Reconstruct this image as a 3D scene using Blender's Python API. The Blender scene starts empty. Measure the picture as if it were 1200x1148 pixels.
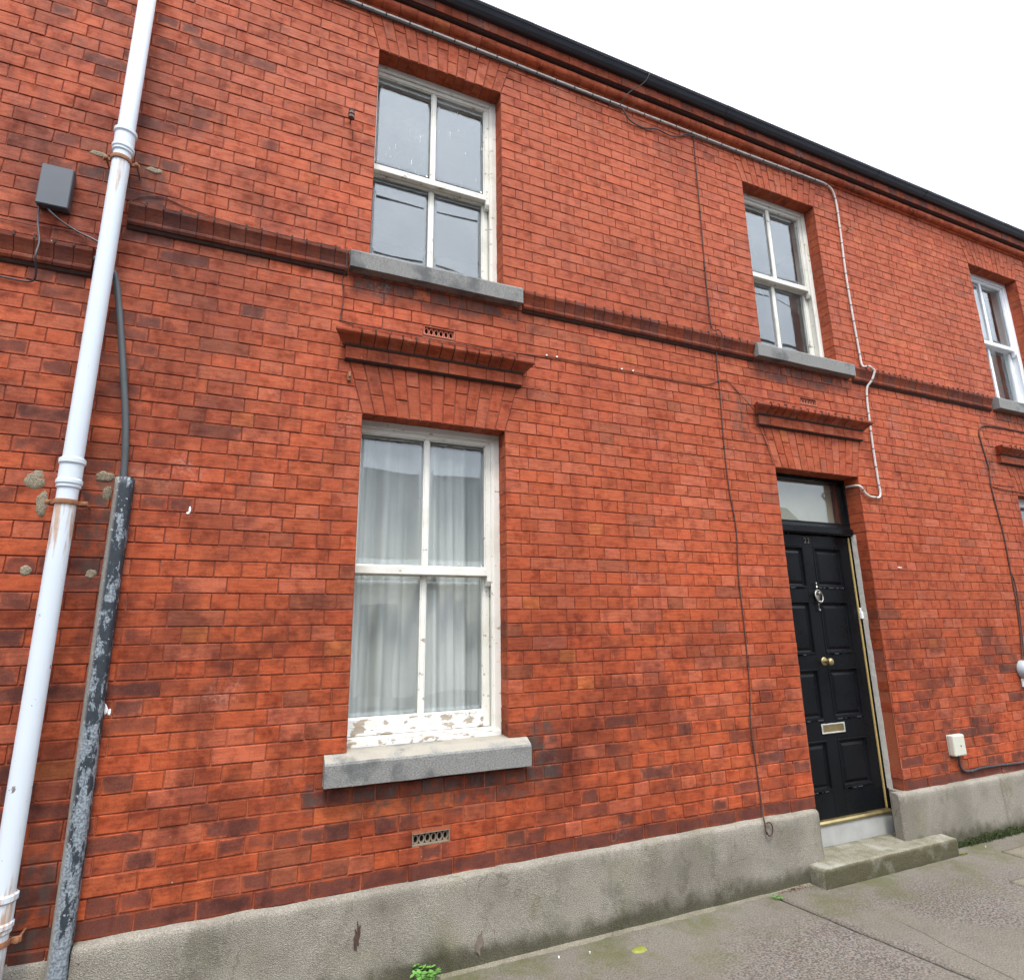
import bpy, bmesh, math, random
from mathutils import Vector, Matrix, noise as mnoise
R = math.radians
S = bpy.context.scene
COL = S.collection
random.seed(7)

# ------------------------------------------------------------------ camera
cam_d = bpy.data.cameras.new("camera")
cam = bpy.data.objects.new("camera", cam_d); COL.objects.link(cam)
yaw, pitch, roll, FOC = .4072, .229, -.0137, 689.887
r0 = Vector((math.cos(yaw), -math.sin(yaw), 0)); f0 = Vector((math.sin(yaw), math.cos(yaw), 0)); z0 = Vector((0, 0, 1))
fw = f0*math.cos(pitch) + z0*math.sin(pitch); up = z0*math.cos(pitch) - f0*math.sin(pitch)
rr = r0*math.cos(roll) + up*math.sin(roll); uu = up*math.cos(roll) - r0*math.sin(roll)
m = Matrix((rr, uu, -fw)).transposed().to_4x4(); m.translation = Vector((0, -3.1073, 1.1781))
cam.matrix_world = m
cam_d.sensor_fit = 'HORIZONTAL'; cam_d.sensor_width = 36; cam_d.lens = FOC/1200*36
cam_d.clip_start = .05; cam_d.clip_end = 500
S.camera = cam

# ------------------------------------------------------------------ light
SUN_EL, SUN_AZ = 64, 196          # azimuth measured clockwise from +Y
w = bpy.data.worlds.new("World"); S.world = w; w.use_nodes = True
nt = w.node_tree; nt.nodes.clear()
out = nt.nodes.new('ShaderNodeOutputWorld'); bg = nt.nodes.new('ShaderNodeBackground')
sky = nt.nodes.new('ShaderNodeTexSky'); sky.sky_type = 'NISHITA'; sky.sun_disc = False
sky.sun_elevation = R(SUN_EL); sky.sun_rotation = R(SUN_AZ); sky.air_density = 1.0; sky.dust_density = 3; sky.ozone_density = 1
tc = nt.nodes.new('ShaderNodeTexCoord'); nz = nt.nodes.new('ShaderNodeTexNoise'); nz.inputs['Scale'].default_value = 1.6; nz.inputs['Detail'].default_value = 5
nt.links.new(tc.outputs['Generated'], nz.inputs['Vector'])
ramp = nt.nodes.new('ShaderNodeValToRGB'); ramp.color_ramp.elements[0].position = .3; ramp.color_ramp.elements[1].position = .7
ramp.color_ramp.elements[0].color = (8.8, 9.4, 10.6, 1); ramp.color_ramp.elements[1].color = (10.3, 10.8, 11.7, 1)
nt.links.new(nz.outputs['Fac'], ramp.inputs['Fac'])
mx = nt.nodes.new('ShaderNodeMixRGB'); mx.inputs[0].default_value = .86
sz = nt.nodes.new('ShaderNodeSeparateXYZ'); nt.links.new(tc.outputs['Generated'], sz.inputs[0])
gr = nt.nodes.new('ShaderNodeMapRange'); gr.inputs[1].default_value = 0; gr.inputs[2].default_value = 1; gr.inputs[3].default_value = .34; gr.inputs[4].default_value = 1.95
nt.links.new(sz.outputs[2], gr.inputs[0])
gm = nt.nodes.new('ShaderNodeMixRGB'); gm.blend_type = 'MULTIPLY'; gm.inputs[0].default_value = 1
nt.links.new(ramp.outputs[0], gm.inputs[1]); nt.links.new(gr.outputs[0], gm.inputs[2])
nt.links.new(sky.outputs[0], mx.inputs[1]); nt.links.new(gm.outputs[0], mx.inputs[2])
nt.links.new(mx.outputs[0], bg.inputs['Color']); bg.inputs['Strength'].default_value = .10
nt.links.new(bg.outputs[0], out.inputs['Surface'])
sun_d = bpy.data.lights.new("sun", 'SUN'); sun_d.energy = 1.25; sun_d.angle = R(14); sun_d.color = (1, .955, .88)
sun = bpy.data.objects.new("sun", sun_d); COL.objects.link(sun)
az = R(SUN_AZ); el = R(SUN_EL)
sdir = Vector((math.sin(az)*math.cos(el), math.cos(az)*math.cos(el), math.sin(el)))
sun.rotation_euler = sdir.to_track_quat('Z', 'Y').to_euler()
S.view_settings.view_transform = 'Standard'; S.view_settings.look = 'None'; S.view_settings.gamma = 1
S.view_settings.exposure = 1.38
S.cycles.use_denoising = True
S.cycles.max_bounces = 8; S.cycles.transparent_max_bounces = 16
S.cycles.caustics_reflective = False; S.cycles.caustics_refractive = False

# ------------------------------------------------------------------ material helpers
class NT:
    def __init__(s, name):
        s.m = bpy.data.materials.new(name); s.m.use_nodes = True; s.t = s.m.node_tree
        s.b = s.t.nodes['Principled BSDF']; s.out = s.t.nodes['Material Output']; s._p = None
    def n(s, k): return s.t.nodes.new(k)
    def l(s, a, b): s.t.links.new(a, b)
    def put(s, sock, v):
        if hasattr(v, 'is_linked') or hasattr(v, 'links'): s.l(v, sock)
        else:
            if isinstance(v, (tuple, list)) and len(v) == 3 and sock.type == 'RGBA': v = (*v, 1)
            sock.default_value = v
    def pos(s):
        if not s._p: s._p = s.n('ShaderNodeNewGeometry').outputs['Position']
        return s._p
    def scl(s, v, k, off=(0, 0, 0)):
        m = s.n('ShaderNodeMapping'); s.l(v, m.inputs['Vector']); m.inputs['Scale'].default_value = k; m.inputs['Location'].default_value = off
        return m.outputs[0]
    def noise(s, sc, det=4, v=None, rough=.55, k=None, off=(0, 0, 0)):
        v = v or s.pos()
        if k or off != (0, 0, 0): v = s.scl(v, k or (1, 1, 1), off)
        t = s.n('ShaderNodeTexNoise'); s.l(v, t.inputs['Vector']); t.inputs['Scale'].default_value = sc
        t.inputs['Detail'].default_value = det; t.inputs['Roughness'].default_value = rough
        return t.outputs['Fac']
    def vor(s, sc, v=None, feat='F1'):
        t = s.n('ShaderNodeTexVoronoi'); s.l(v or s.pos(), t.inputs['Vector']); t.inputs['Scale'].default_value = sc; t.feature = feat
        return t.outputs['Distance']
    def math(s, op, a, b=0, c=None):
        t = s.n('ShaderNodeMath'); t.operation = op; s.put(t.inputs[0], a); s.put(t.inputs[1], b)
        if c is not None: s.put(t.inputs[2], c)
        return t.outputs[0]
    def ss(s, v, a, b, lo=0., hi=1.):
        t = s.n('ShaderNodeMapRange'); t.interpolation_type = 'SMOOTHSTEP'; s.put(t.inputs[0], v)
        t.inputs[1].default_value = a; t.inputs[2].default_value = b; t.inputs[3].default_value = lo; t.inputs[4].default_value = hi
        return t.outputs[0]
    def mix(s, f, a, b, mode='MIX'):
        t = s.n('ShaderNodeMixRGB'); t.blend_type = mode; s.put(t.inputs[0], f); s.put(t.inputs[1], a); s.put(t.inputs[2], b)
        return t.outputs[0]
    def attr(s, name):
        t = s.n('ShaderNodeAttribute'); t.attribute_name = name; return t
    def sep(s, v):
        t = s.n('ShaderNodeSeparateXYZ'); s.l(v, t.inputs[0]); return t.outputs
    def bump(s, h, st=.5, d=.003, prev=None):
        t = s.n('ShaderNodeBump'); s.put(t.inputs['Height'], h); t.inputs['Strength'].default_value = st; t.inputs['Distance'].default_value = d
        if prev: s.l(prev, t.inputs['Normal'])
        return t.outputs[0]
    def fin(s, col, rough=.8, nrm=None, metal=0, spec=.35):
        s.put(s.b.inputs['Base Color'], col); s.put(s.b.inputs['Roughness'], rough); s.put(s.b.inputs['Metallic'], metal)
        s.b.inputs['Specular IOR Level'].default_value = spec
        if nrm: s.l(nrm, s.b.inputs['Normal'])
        return s.m

def brick_mat(name, grime=1.0):
    t = NT(name); a = t.attr('bcol'); uv = t.attr('buv').outputs['Vector']; hs = t.attr('bhs').outputs['Vector']
    u, v, _ = t.sep(uv); hu, hv, _ = t.sep(hs)
    ed = t.math('MINIMUM', t.math('SUBTRACT', hu, t.math('ABSOLUTE', u)), t.math('SUBTRACT', hv, t.math('ABSOLUTE', v)))
    # every brick samples the noise at its own place
    off = t.n('ShaderNodeVectorMath'); off.operation = 'SCALE'; t.l(a.outputs['Color'], off.inputs[0]); off.inputs['Scale'].default_value = 37
    p = t.n('ShaderNodeVectorMath'); t.l(t.pos(), p.inputs[0]); t.l(off.outputs[0], p.inputs[1]); P = p.outputs[0]
    fine = t.noise(150, 4, P); mid = t.noise(16, 4, P); big = t.noise(7, 3, P); drag = t.noise(30, 3, P, k=(.35, 1, 3))
    col = t.mix(1, a.outputs['Color'], t.mix(fine, (.62, .60, .60), (1.34, 1.34, 1.34)), 'MULTIPLY')
    col = t.mix(t.ss(drag, .42, .66, 0, .55), col, t.mix(1, col, (.62, .5, .48), 'MULTIPLY'))
    col = t.mix(t.ss(mid, .50, .68, 0, .62), col, t.mix(1, col, (.58, .46, .45), 'MULTIPLY'))
    col = t.mix(t.ss(big, .6, .75, 0, .45), col, t.mix(1, col, (1.2, 1.45, 1.5), 'MULTIPLY'))
    # soot held in the middle of weathered bricks, rubbed off near the arrises
    e2 = t.math('ADD', ed, t.math('MULTIPLY', t.math('SUBTRACT', mid, .5), .06))
    core = t.math('MULTIPLY', t.ss(e2, -.004, .016), t.ss(t.math('ADD', a.outputs['Alpha'], t.math('MULTIPLY', t.math('SUBTRACT', big, .5), .9)), .30, .85, 0, .82))
    col = t.mix(core, col, t.mix(fine, (.05, .017, .013), (.15, .05, .036)))
    lowf = t.noise(1.3, 5, k=(1.5, 1, .8)); col = t.mix(t.ss(lowf, .47, .68, 0, .55), col, t.mix(1, col, (.66, .6, .62), 'MULTIPLY'))
    run = t.noise(5, 5, k=(2.2, 1, .22), rough=.6); col = t.mix(t.ss(run, .52, .70, 0, .5), col, t.mix(1, col, (.55, .48, .50), 'MULTIPLY'))
    glob = t.noise(11, 5, off=(3, 3, 3)); col = t.mix(t.ss(glob, .53, .66, 0, .5), col, t.mix(1, col, (.62, .52, .52), 'MULTIPLY'))
    X_, Y_, Z_ = t.sep(t.pos())
    zone = t.math('MINIMUM', t.math('ADD', t.math('MULTIPLY', t.ss(Z_, .9, 1.6, .95, 0), t.ss(Z_, .1, .5, .55, 1)), t.ss(X_, -.7, 1.4, .85, 0)), 1)
    soot = t.noise(3.4, 7, rough=.68, off=(1, 4, 9)); sm_ = t.math('MULTIPLY', t.ss(soot, .45, .60), zone)
    col = t.mix(t.math('MULTIPLY', sm_, .75), col, t.mix(1, col, (.42, .42, .50), 'MULTIPLY'))
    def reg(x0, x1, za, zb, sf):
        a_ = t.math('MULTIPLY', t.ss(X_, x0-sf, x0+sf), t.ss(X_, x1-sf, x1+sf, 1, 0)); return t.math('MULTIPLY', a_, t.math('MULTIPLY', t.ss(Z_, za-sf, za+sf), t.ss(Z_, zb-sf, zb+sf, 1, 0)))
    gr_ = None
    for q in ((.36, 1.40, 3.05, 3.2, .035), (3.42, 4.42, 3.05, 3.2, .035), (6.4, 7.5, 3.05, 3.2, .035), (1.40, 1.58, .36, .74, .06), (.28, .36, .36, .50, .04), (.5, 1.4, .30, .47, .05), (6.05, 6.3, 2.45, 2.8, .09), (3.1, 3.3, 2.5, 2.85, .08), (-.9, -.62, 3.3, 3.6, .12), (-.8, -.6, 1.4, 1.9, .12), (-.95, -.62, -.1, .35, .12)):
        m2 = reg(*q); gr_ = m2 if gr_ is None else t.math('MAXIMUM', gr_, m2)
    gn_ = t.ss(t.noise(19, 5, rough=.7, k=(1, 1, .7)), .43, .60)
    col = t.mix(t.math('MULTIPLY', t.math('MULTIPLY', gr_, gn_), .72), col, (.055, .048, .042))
    bloom = t.math('MULTIPLY', t.ss(t.noise(2.2, 5, off=(7, 0, 2)), .60, .72), t.ss(t.noise(60, 4), .4, .7)); col = t.mix(t.math('MULTIPLY', bloom, .28), col, (.52, .38, .32))
    spk = t.ss(t.noise(46, 2), .76, .80, 0, .5); col = t.mix(spk, col, (.62, .5, .42))
    h = t.math('ADD', t.math('MULTIPLY', fine, .35), t.math('MULTIPLY', t.noise(45, 3, P), .65))
    return t.fin(col, t.ss(mid, .3, .8, .72, .92), t.bump(h, .55, .0035), spec=.25)
def mortar_mat():
    t = NT('mortar'); n1 = t.noise(3, 4); n2 = t.noise(120, 3)
    col = t.mix(t.ss(n1, .5, .7), (.19, .048, .028), (.24, .085, .05))
    col = t.mix(t.ss(t.noise(9, 3), .68, .76, 0, .6), col, (.36, .25, .18))
    z_ = t.sep(t.pos())[2]; col = t.mix(t.math('MULTIPLY', t.ss(z_, .5, 1.4, .8, 0), t.ss(t.noise(5, 4, off=(2, 2, 2)), .35, .55)), col, (.33, .085, .035))
    return t.fin(t.mix(1, col, t.mix(n2, (.6,)*3, (1.4,)*3), 'MULTIPLY'), .95, t.bump(n2, .6, .003))
def concrete_mat(name, base, green=.5, dark_z=None):
    t = NT(name); sp = t.noise(170, 3, rough=.7); sp2 = t.vor(230)
    x, y, z = t.sep(t.pos())
    col = t.mix(t.ss(sp, .35, .68), tuple(c*.72 for c in base), tuple(min(c*1.24, .8) for c in base))
    col = t.mix(t.ss(t.noise(2.3, 6, rough=.65), .40, .66, 0, .7), col, t.mix(1, col, (.60, .59, .56), 'MULTIPLY'))
    col = t.mix(t.ss(t.noise(6, 6, k=(1, 1, .5), rough=.7, off=(2, 9, 4)), .55, .66, 0, .45), col, t.mix(1, col, (.50, .50, .47), 'MULTIPLY'))
    wob = t.n('ShaderNodeVectorMath'); t.l(t.pos(), wob.inputs[0]); nn = t.n('ShaderNodeTexNoise'); nn.inputs['Scale'].default_value = 6; t.l(t.pos(), nn.inputs['Vector'])
    sc_ = t.n('ShaderNodeVectorMath'); sc_.operation = 'SCALE'; sc_.inputs['Scale'].default_value = .25; t.l(nn.outputs['Color'], sc_.inputs[0]); t.l(sc_.outputs[0], wob.inputs[1])
    cr = t.vor(1.5, wob.outputs[0], 'DISTANCE_TO_EDGE'); crk = t.math('MULTIPLY', t.ss(cr, .001, .004, 1, 0), t.ss(t.noise(1.3, 2), .5, .56))
    col = t.mix(t.math('MULTIPLY', crk, .35), col, (.05, .045, .035))
    col = t.mix(t.ss(t.noise(3.1, 5, off=(5, 2, 1)), .5, .68, 0, green), col, t.mix(1, col, (.62, .68, .38), 'MULTIPLY'))
    if dark_z is not None:
        zz = t.math('ADD', z, t.math('MULTIPLY', t.math('SUBTRACT', t.noise(4.5, 6, rough=.68), .5), -.26))
        col = t.mix(t.ss(zz, dark_z, dark_z+.10, .95, 0), col, t.mix(1, col, (.3, .31, .24), 'MULTIPLY'))
    col = t.mix(t.ss(t.noise(22, 2, off=(1, 7, 3)), .74, .78, 0, .8), col, (.07, .06, .05))
    h = t.math('ADD', t.math('MULTIPLY', sp, .6), t.math('MULTIPLY', sp2, .5))
    return t.fin(col, .93, t.bump(h, .85, .006), spec=.2)
def paint_mat(name, base, peel=.5, wood=(.33, .28, .22), rough=.5, zlo=None, dirt=.3):
    t = NT(name); x, y, z = t.sep(t.pos())
    n = t.noise(26, 6, rough=.62, k=(.6, 1, 1.2))
    th = n
    if zlo is not None: th = t.math('ADD', n, t.ss(z, zlo[0], zlo[1], .17, -.05))
    pe = t.ss(th, .80-peel*.22, .82-peel*.22)
    wd = t.mix(t.noise(70, 3, k=(.15, 1, 1)), tuple(c*.55 for c in wood), tuple(c*1.5 for c in wood))
    col = t.mix(t.ss(t.noise(6, 4), .45, .75, 0, dirt), base, t.mix(1, base, (.66, .62, .52), 'MULTIPLY'))
    col = t.mix(t.ss(t.noise(90, 2), .66, .72, 0, .5), col, t.mix(1, col, (.6, .56, .48), 'MULTIPLY'))
    col = t.mix(pe, col, wd)
    return t.fin(col, t.mix(pe, (rough,)*3, (.9,)*3), t.bump(t.math('SUBTRACT', t.math('MULTIPLY', t.noise(60, 3), .25), pe), .6, .0018))
def simple_mat(name, base, rough=.6, var=.25, sc=20, metal=0, bump=.2, spec=.5):
    t = NT(name); n = t.noise(sc, 4)
    col = t.mix(n, tuple(max(c*(1-var), 0) for c in base), tuple(min(c*(1+var), 1) for c in base))
    return t.fin(col, t.ss(t.noise(sc*.7, 3), .3, .7, max(rough-.08, .05), min(rough+.1, 1)), t.bump(t.noise(sc*6, 3), bump, .001), metal, spec)
def black_paint():
    t = NT('black_gloss_paint'); n = t.noise(5, 4); edge = t.noise(60, 5, rough=.7)
    col = t.mix(n, (.004, .0045, .005), (.008, .009, .011))
    col = t.mix(t.ss(edge, .70, .735, 0, .5), col, (.10, .10, .095))
    return t.fin(col, t.ss(n, .3, .7, .22, .40), t.bump(t.noise(14, 3), .12, .004), spec=.10)
def glass_mat(name, dust=.05, streak=True, wav=1.0):
    t = NT(name); nt_ = t.t; nt_.nodes.remove(t.b)
    gn = t.n('ShaderNodeNewGeometry')
    dt = t.n('ShaderNodeVectorMath'); dt.operation = 'DOT_PRODUCT'; t.l(gn.outputs['Normal'], dt.inputs[0]); t.l(gn.outputs['Incoming'], dt.inputs[1])
    sch = t.math('MULTIPLY_ADD', t.math('POWER', t.math('SUBTRACT', 1, t.math('MINIMUM', t.math('ABSOLUTE', dt.outputs['Value']), 1)), 5), .915, .085)
    gl = t.n('ShaderNodeBsdfGlossy'); gl.inputs['Roughness'].default_value = .01; gl.inputs['Color'].default_value = (.93, .97, 1, 1)
    tr = t.n('ShaderNodeBsdfTransparent'); tr.inputs['Color'].default_value = (.95, .97, .96, 1)
    mxs = t.n('ShaderNodeMixShader'); t.l(sch, mxs.inputs[0]); t.l(tr.outputs[0], mxs.inputs[1]); t.l(gl.outputs[0], mxs.inputs[2])
    df = t.n('ShaderNodeBsdfDiffuse'); df.inputs['Color'].default_value = (.75, .76, .74, 1)
    d = t.ss(t.noise(5, 5), .4, .8, dust*.4, dust*1.8)
    if streak:
        s1 = t.ss(t.noise(10, 4, k=(6, 1, .9), rough=.75), .655, .685, 0, .8)
        s2 = t.ss(t.noise(1.9, 2), .45, .55)
        d = t.math('MAXIMUM', d, t.math('MULTIPLY', s1, s2))
    m2 = t.n('ShaderNodeMixShader'); t.l(d, m2.inputs[0]); t.l(mxs.outputs[0], m2.inputs[1]); t.l(df.outputs[0], m2.inputs[2])
    t.l(m2.outputs[0], t.out.inputs['Surface']); return t.m
def sill_mat():
    t = NT('grey_sill_stone'); x, y, z = t.sep(t.pos()); sp = t.noise(210, 5, k=(.5, 1, 1.2), rough=.75)
    col = t.mix(t.ss(sp, .3, .7), (.105, .103, .098), (.30, .295, .275))
    col = t.mix(t.ss(t.noise(5, 5), .5, .66, 0, .75), col, (.075, .078, .08))
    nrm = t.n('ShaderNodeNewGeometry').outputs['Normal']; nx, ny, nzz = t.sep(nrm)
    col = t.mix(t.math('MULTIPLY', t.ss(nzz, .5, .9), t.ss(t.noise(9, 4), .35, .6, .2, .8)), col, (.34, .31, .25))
    return t.fin(col, .9, t.bump(sp, .7, .004), spec=.25)
def pipe_mat():
    t = NT('pale_blue_white_paint'); x, y, z = t.sep(t.pos())
    base = t.mix(t.noise(3, 4), (.50, .555, .60), (.57, .62, .66))
    rust = t.mix(t.noise(60, 4), (.26, .12, .055), (.50, .33, .20))
    st = t.noise(24, 4, k=(2.6, 2.6, .22), rough=.6)
    def below(z1, ln, k): return t.math('MULTIPLY', t.ss(z, z1-ln, z1, 0, k), t.math('LESS_THAN', z, z1))
    m_ = t.math('MAXIMUM', below(3.43, .5, .16), t.math('MAXIMUM', below(1.72, .45, .3), t.ss(z, .15, .42, .24, 0)))
    m_ = t.math('MULTIPLY', m_, t.math('LESS_THAN', z, 3.45))
    mask = t.ss(t.math('ADD', st, m_), .66, .86, 0, .85)
    chips = t.math('MULTIPLY', t.ss(t.noise(32, 3), .70, .72), t.ss(z, .9, 1.5, 1, .15))
    col = t.mix(mask, base, rust); col = t.mix(chips, col, (.17, .14, .13))
    return t.fin(col, .42, t.bump(t.noise(40, 3), .15, .002))
def capping_mat():
    t = NT('flaking_black_paint'); x, y, z = t.sep(t.pos()); fl = t.noise(20, 6, k=(1, 1, .45), rough=.7)
    pk = t.ss(t.math('ADD', fl, t.ss(z, .1, 1.7, 0, .10)), .52, .55)
    grey = t.mix(t.ss(t.noise(110, 3), .35, .65), (.085, .105, .125), (.25, .28, .30))
    col = t.mix(pk, grey, t.mix(t.noise(60, 2), (.012, .015, .02), (.035, .045, .055)))
    sidex = t.ss(x, -.615, -.598, .85, 0)
    col = t.mix(sidex, col, t.mix(t.noise(100, 3), (.10, .095, .085), (.36, .34, .30)))
    col = t.mix(t.ss(t.noise(75, 3, off=(3, 1, 1)), .66, .69, 0, .9), col, (.36, .38, .39))
    return t.fin(col, .6, t.bump(fl, .5, .003))
def pavement_mat():
    t = NT('worn_pavement_concrete'); x, y, z = t.sep(t.pos())
    g1 = t.vor(75); g2 = t.noise(88, 5, rough=.72); g3 = t.noise(130, 3)
    wear = t.ss(t.noise(1.7, 5), .38, .62)
    base = t.mix(t.ss(g3, .3, .7), (.100, .088, .072), (.190, .170, .140))
    agg = t.mix(t.ss(g2, .38, .62), (.048, .042, .037), (.205, .184, .162))
    agg = t.mix(t.ss(t.noise(17, 3, off=(4, 4, 4)), .45, .62, 0, .5), agg, t.mix(1, agg, (1.05, .92, .88), 'MULTIPLY'))
    nearwall = t.ss(y, -.55, -.1, 1, .15)
    col = t.mix(t.math('MULTIPLY', t.math('MULTIPLY', wear, .95), nearwall), base, agg)
    gm = t.math('MULTIPLY', t.ss(t.noise(3.2, 6, off=(2, 1, 0), rough=.7), .42, .66), t.ss(y, -.75, -.10, .10, .9))
    col = t.mix(gm, col, t.mix(g3, (.050, .054, .020), (.135, .130, .062)))
    col = t.mix(t.ss(t.noise(1.1, 4, off=(8, 1, 0)), .5, .7, 0, .35), col, t.mix(1, col, (.6, .6, .6), 'MULTIPLY'))
    col = t.mix(t.ss(t.noise(34, 1, off=(1, 2, 5)), .86, .88, 0, .7), col, (.62, .6, .56))
    col = t.mix(t.ss(t.noise(.8, 6, off=(3, 3, 0), rough=.7), .45, .6, 0, .35), col, t.mix(1, col, (.72, .68, .62), 'MULTIPLY'))
    ex = t.math('SUBTRACT', x, t.math('ADD', 3.335, t.math('ADD', t.math('MULTIPLY', t.math('ADD', y, .6), .10), t.math('MULTIPLY', t.math('SUBTRACT', t.noise(5, 3), .5), .05))))
    ck = t.math('MULTIPLY', t.ss(t.math('ABSOLUTE', ex), .002, .007, .75, 0), t.ss(y, -.62, -.52, 1, 0)); col = t.mix(ck, col, (.045, .045, .025))
    h = t.math('ADD', t.math('MULTIPLY', g2, .8), t.math('MULTIPLY', g1, .4))
    return t.fin(col, .88, t.bump(h, .75, .007), spec=.25)
def leaf_mat(name, a, b):
    t = NT(name); return t.fin(t.mix(t.noise(60, 3), a, b), .6)

M = {}
M['brick'] = brick_mat('red_facing_brick'); M['mortar'] = mortar_mat()
M['plinth'] = concrete_mat('pebbledash_render', (.272, .247, .205), .35, -.365)
M['cement'] = concrete_mat('cement_patch', (.27, .225, .16), .2)
M['step'] = concrete_mat('worn_step_concrete', (.30, .275, .21), .6)
M['threshold'] = simple_mat('pale_painted_stone', (.33, .33, .31), .85, .35, 7)
M['sill'] = sill_mat()
M['mortar_and_shade'] = simple_mat('sooty_joint_and_shade', (.042, .019, .014), .95, .5, 40, bump=.4)
M['whitewood'] = paint_mat('peeling_white_paint', (.68, .665, .60), .74, dirt=.5)
M['whitewood_bottom'] = paint_mat('badly_peeling_white_paint', (.68, .675, .64), 1.15, dirt=.35)
M['upvc'] = simple_mat('clean_white_frame', (.80, .82, .84), .35, .03, 6, bump=.03)
M['glass'] = glass_mat('old_window_glass', .035, True, 1)
M['glass_dusty'] = glass_mat('dusty_window_glass', .02, False, 1)
M['glass_clean'] = glass_mat('clear_window_glass', .015, False, .5)
M['black'] = black_paint()
M['gutter'] = simple_mat('blue_black_gutter_paint', (.016, .021, .03), .38, .35, 8, bump=.1)
M['pipe'] = pipe_mat(); M['rust'] = simple_mat('rusty_iron', (.24, .10, .045), .85, .6, 50, bump=.6)
M['capping'] = capping_mat()
M['rubber'] = simple_mat('black_cable_sheath', (.022, .024, .028), .5, .3, 20)
M['hose'] = simple_mat('dark_grey_duct', (.05, .058, .062), .55, .25, 14)
M['browncable'] = simple_mat('dirty_brown_cable', (.06, .025, .018), .8, .4, 30)
M['conduit'] = simple_mat('dirty_pale_cable', (.52, .475, .43), .6, .3, 28)
M['clip'] = simple_mat('white_cable_clip', (.8, .8, .78), .5, .1, 20)
M['boxgrey'] = simple_mat('dark_grey_plastic', (.060, .068, .080), .45, .18, 7, bump=.05)
M['cream'] = simple_mat('cream_plastic', (.50, .50, .41), .5, .08, 10, bump=.04)
M['brass'] = simple_mat('tarnished_brass', (.34, .27, .13), .38, .35, 18, metal=.85)
M['goldpaint'] = simple_mat('gold_draught_strip', (.50, .36, .13), .45, .25, 12, metal=.3)
M['chrome'] = simple_mat('worn_chrome', (.36, .34, .30), .25, .3, 30, metal=.95)
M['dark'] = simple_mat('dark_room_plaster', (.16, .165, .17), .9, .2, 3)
M['void'] = simple_mat('vent_hollow', (.012, .01, .009), 1, .2, 9)
M['terracotta'] = simple_mat('terracotta', (.40, .13, .075), .85, .3, 40, bump=.4)
M['ventgrey'] = simple_mat('dusty_iron_grille', (.20, .15, .105), .85, .35, 40, bump=.4)
M['slate'] = simple_mat('roof_slate', (.07, .075, .085), .6, .3, 6)
M['plaster'] = simple_mat('crumbling_lime_plaster', (.40, .38, .34), .9, .35, 30, bump=.7)
M['blind'] = simple_mat('beige_blind_cloth', (.66, .60, .43), .9, .12, 8)
M['pavement'] = pavement_mat(); M['asphalt'] = simple_mat('asphalt', (.055, .055, .057), .9, .4, 60, bump=.7)
M['kerb'] = concrete_mat('kerb_granite', (.30, .30, .29), .1)
M['slab'] = concrete_mat('pale_concrete_slab', (.20, .178, .135), .5)
M['jointdirt'] = simple_mat('damp_joint_dirt', (.03, .028, .02), 1, .5, 60)
M['render'] = simple_mat('cottage_render', (.62, .60, .55), .9, .12, 4)
M['moss'] = leaf_mat('dark_moss', (.022, .035, .010), (.07, .09, .025))
M['ymoss'] = leaf_mat('yellow_moss', (.12, .14, .02), (.26, .26, .05))
M['leaf'] = leaf_mat('weed_leaf', (.06, .17, .03), (.16, .34, .07))
M['deadleaf'] = leaf_mat('dead_leaf', (.09, .04, .03), (.2, .11, .07))
t = NT('white_net_curtain'); tl = t.n('ShaderNodeBsdfTranslucent'); tl.inputs['Color'].default_value = (.74, .74, .72, 1)
dfc = t.n('ShaderNodeBsdfDiffuse'); dfc.inputs['Color'].default_value = (.84, .84, .82, 1); msx = t.n('ShaderNodeMixShader'); msx.inputs[0].default_value = .3
t.l(dfc.outputs[0], msx.inputs[1]); t.l(tl.outputs[0], msx.inputs[2]); t.l(msx.outputs[0], t.out.inputs['Surface']); M['curtain'] = t.m

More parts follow.
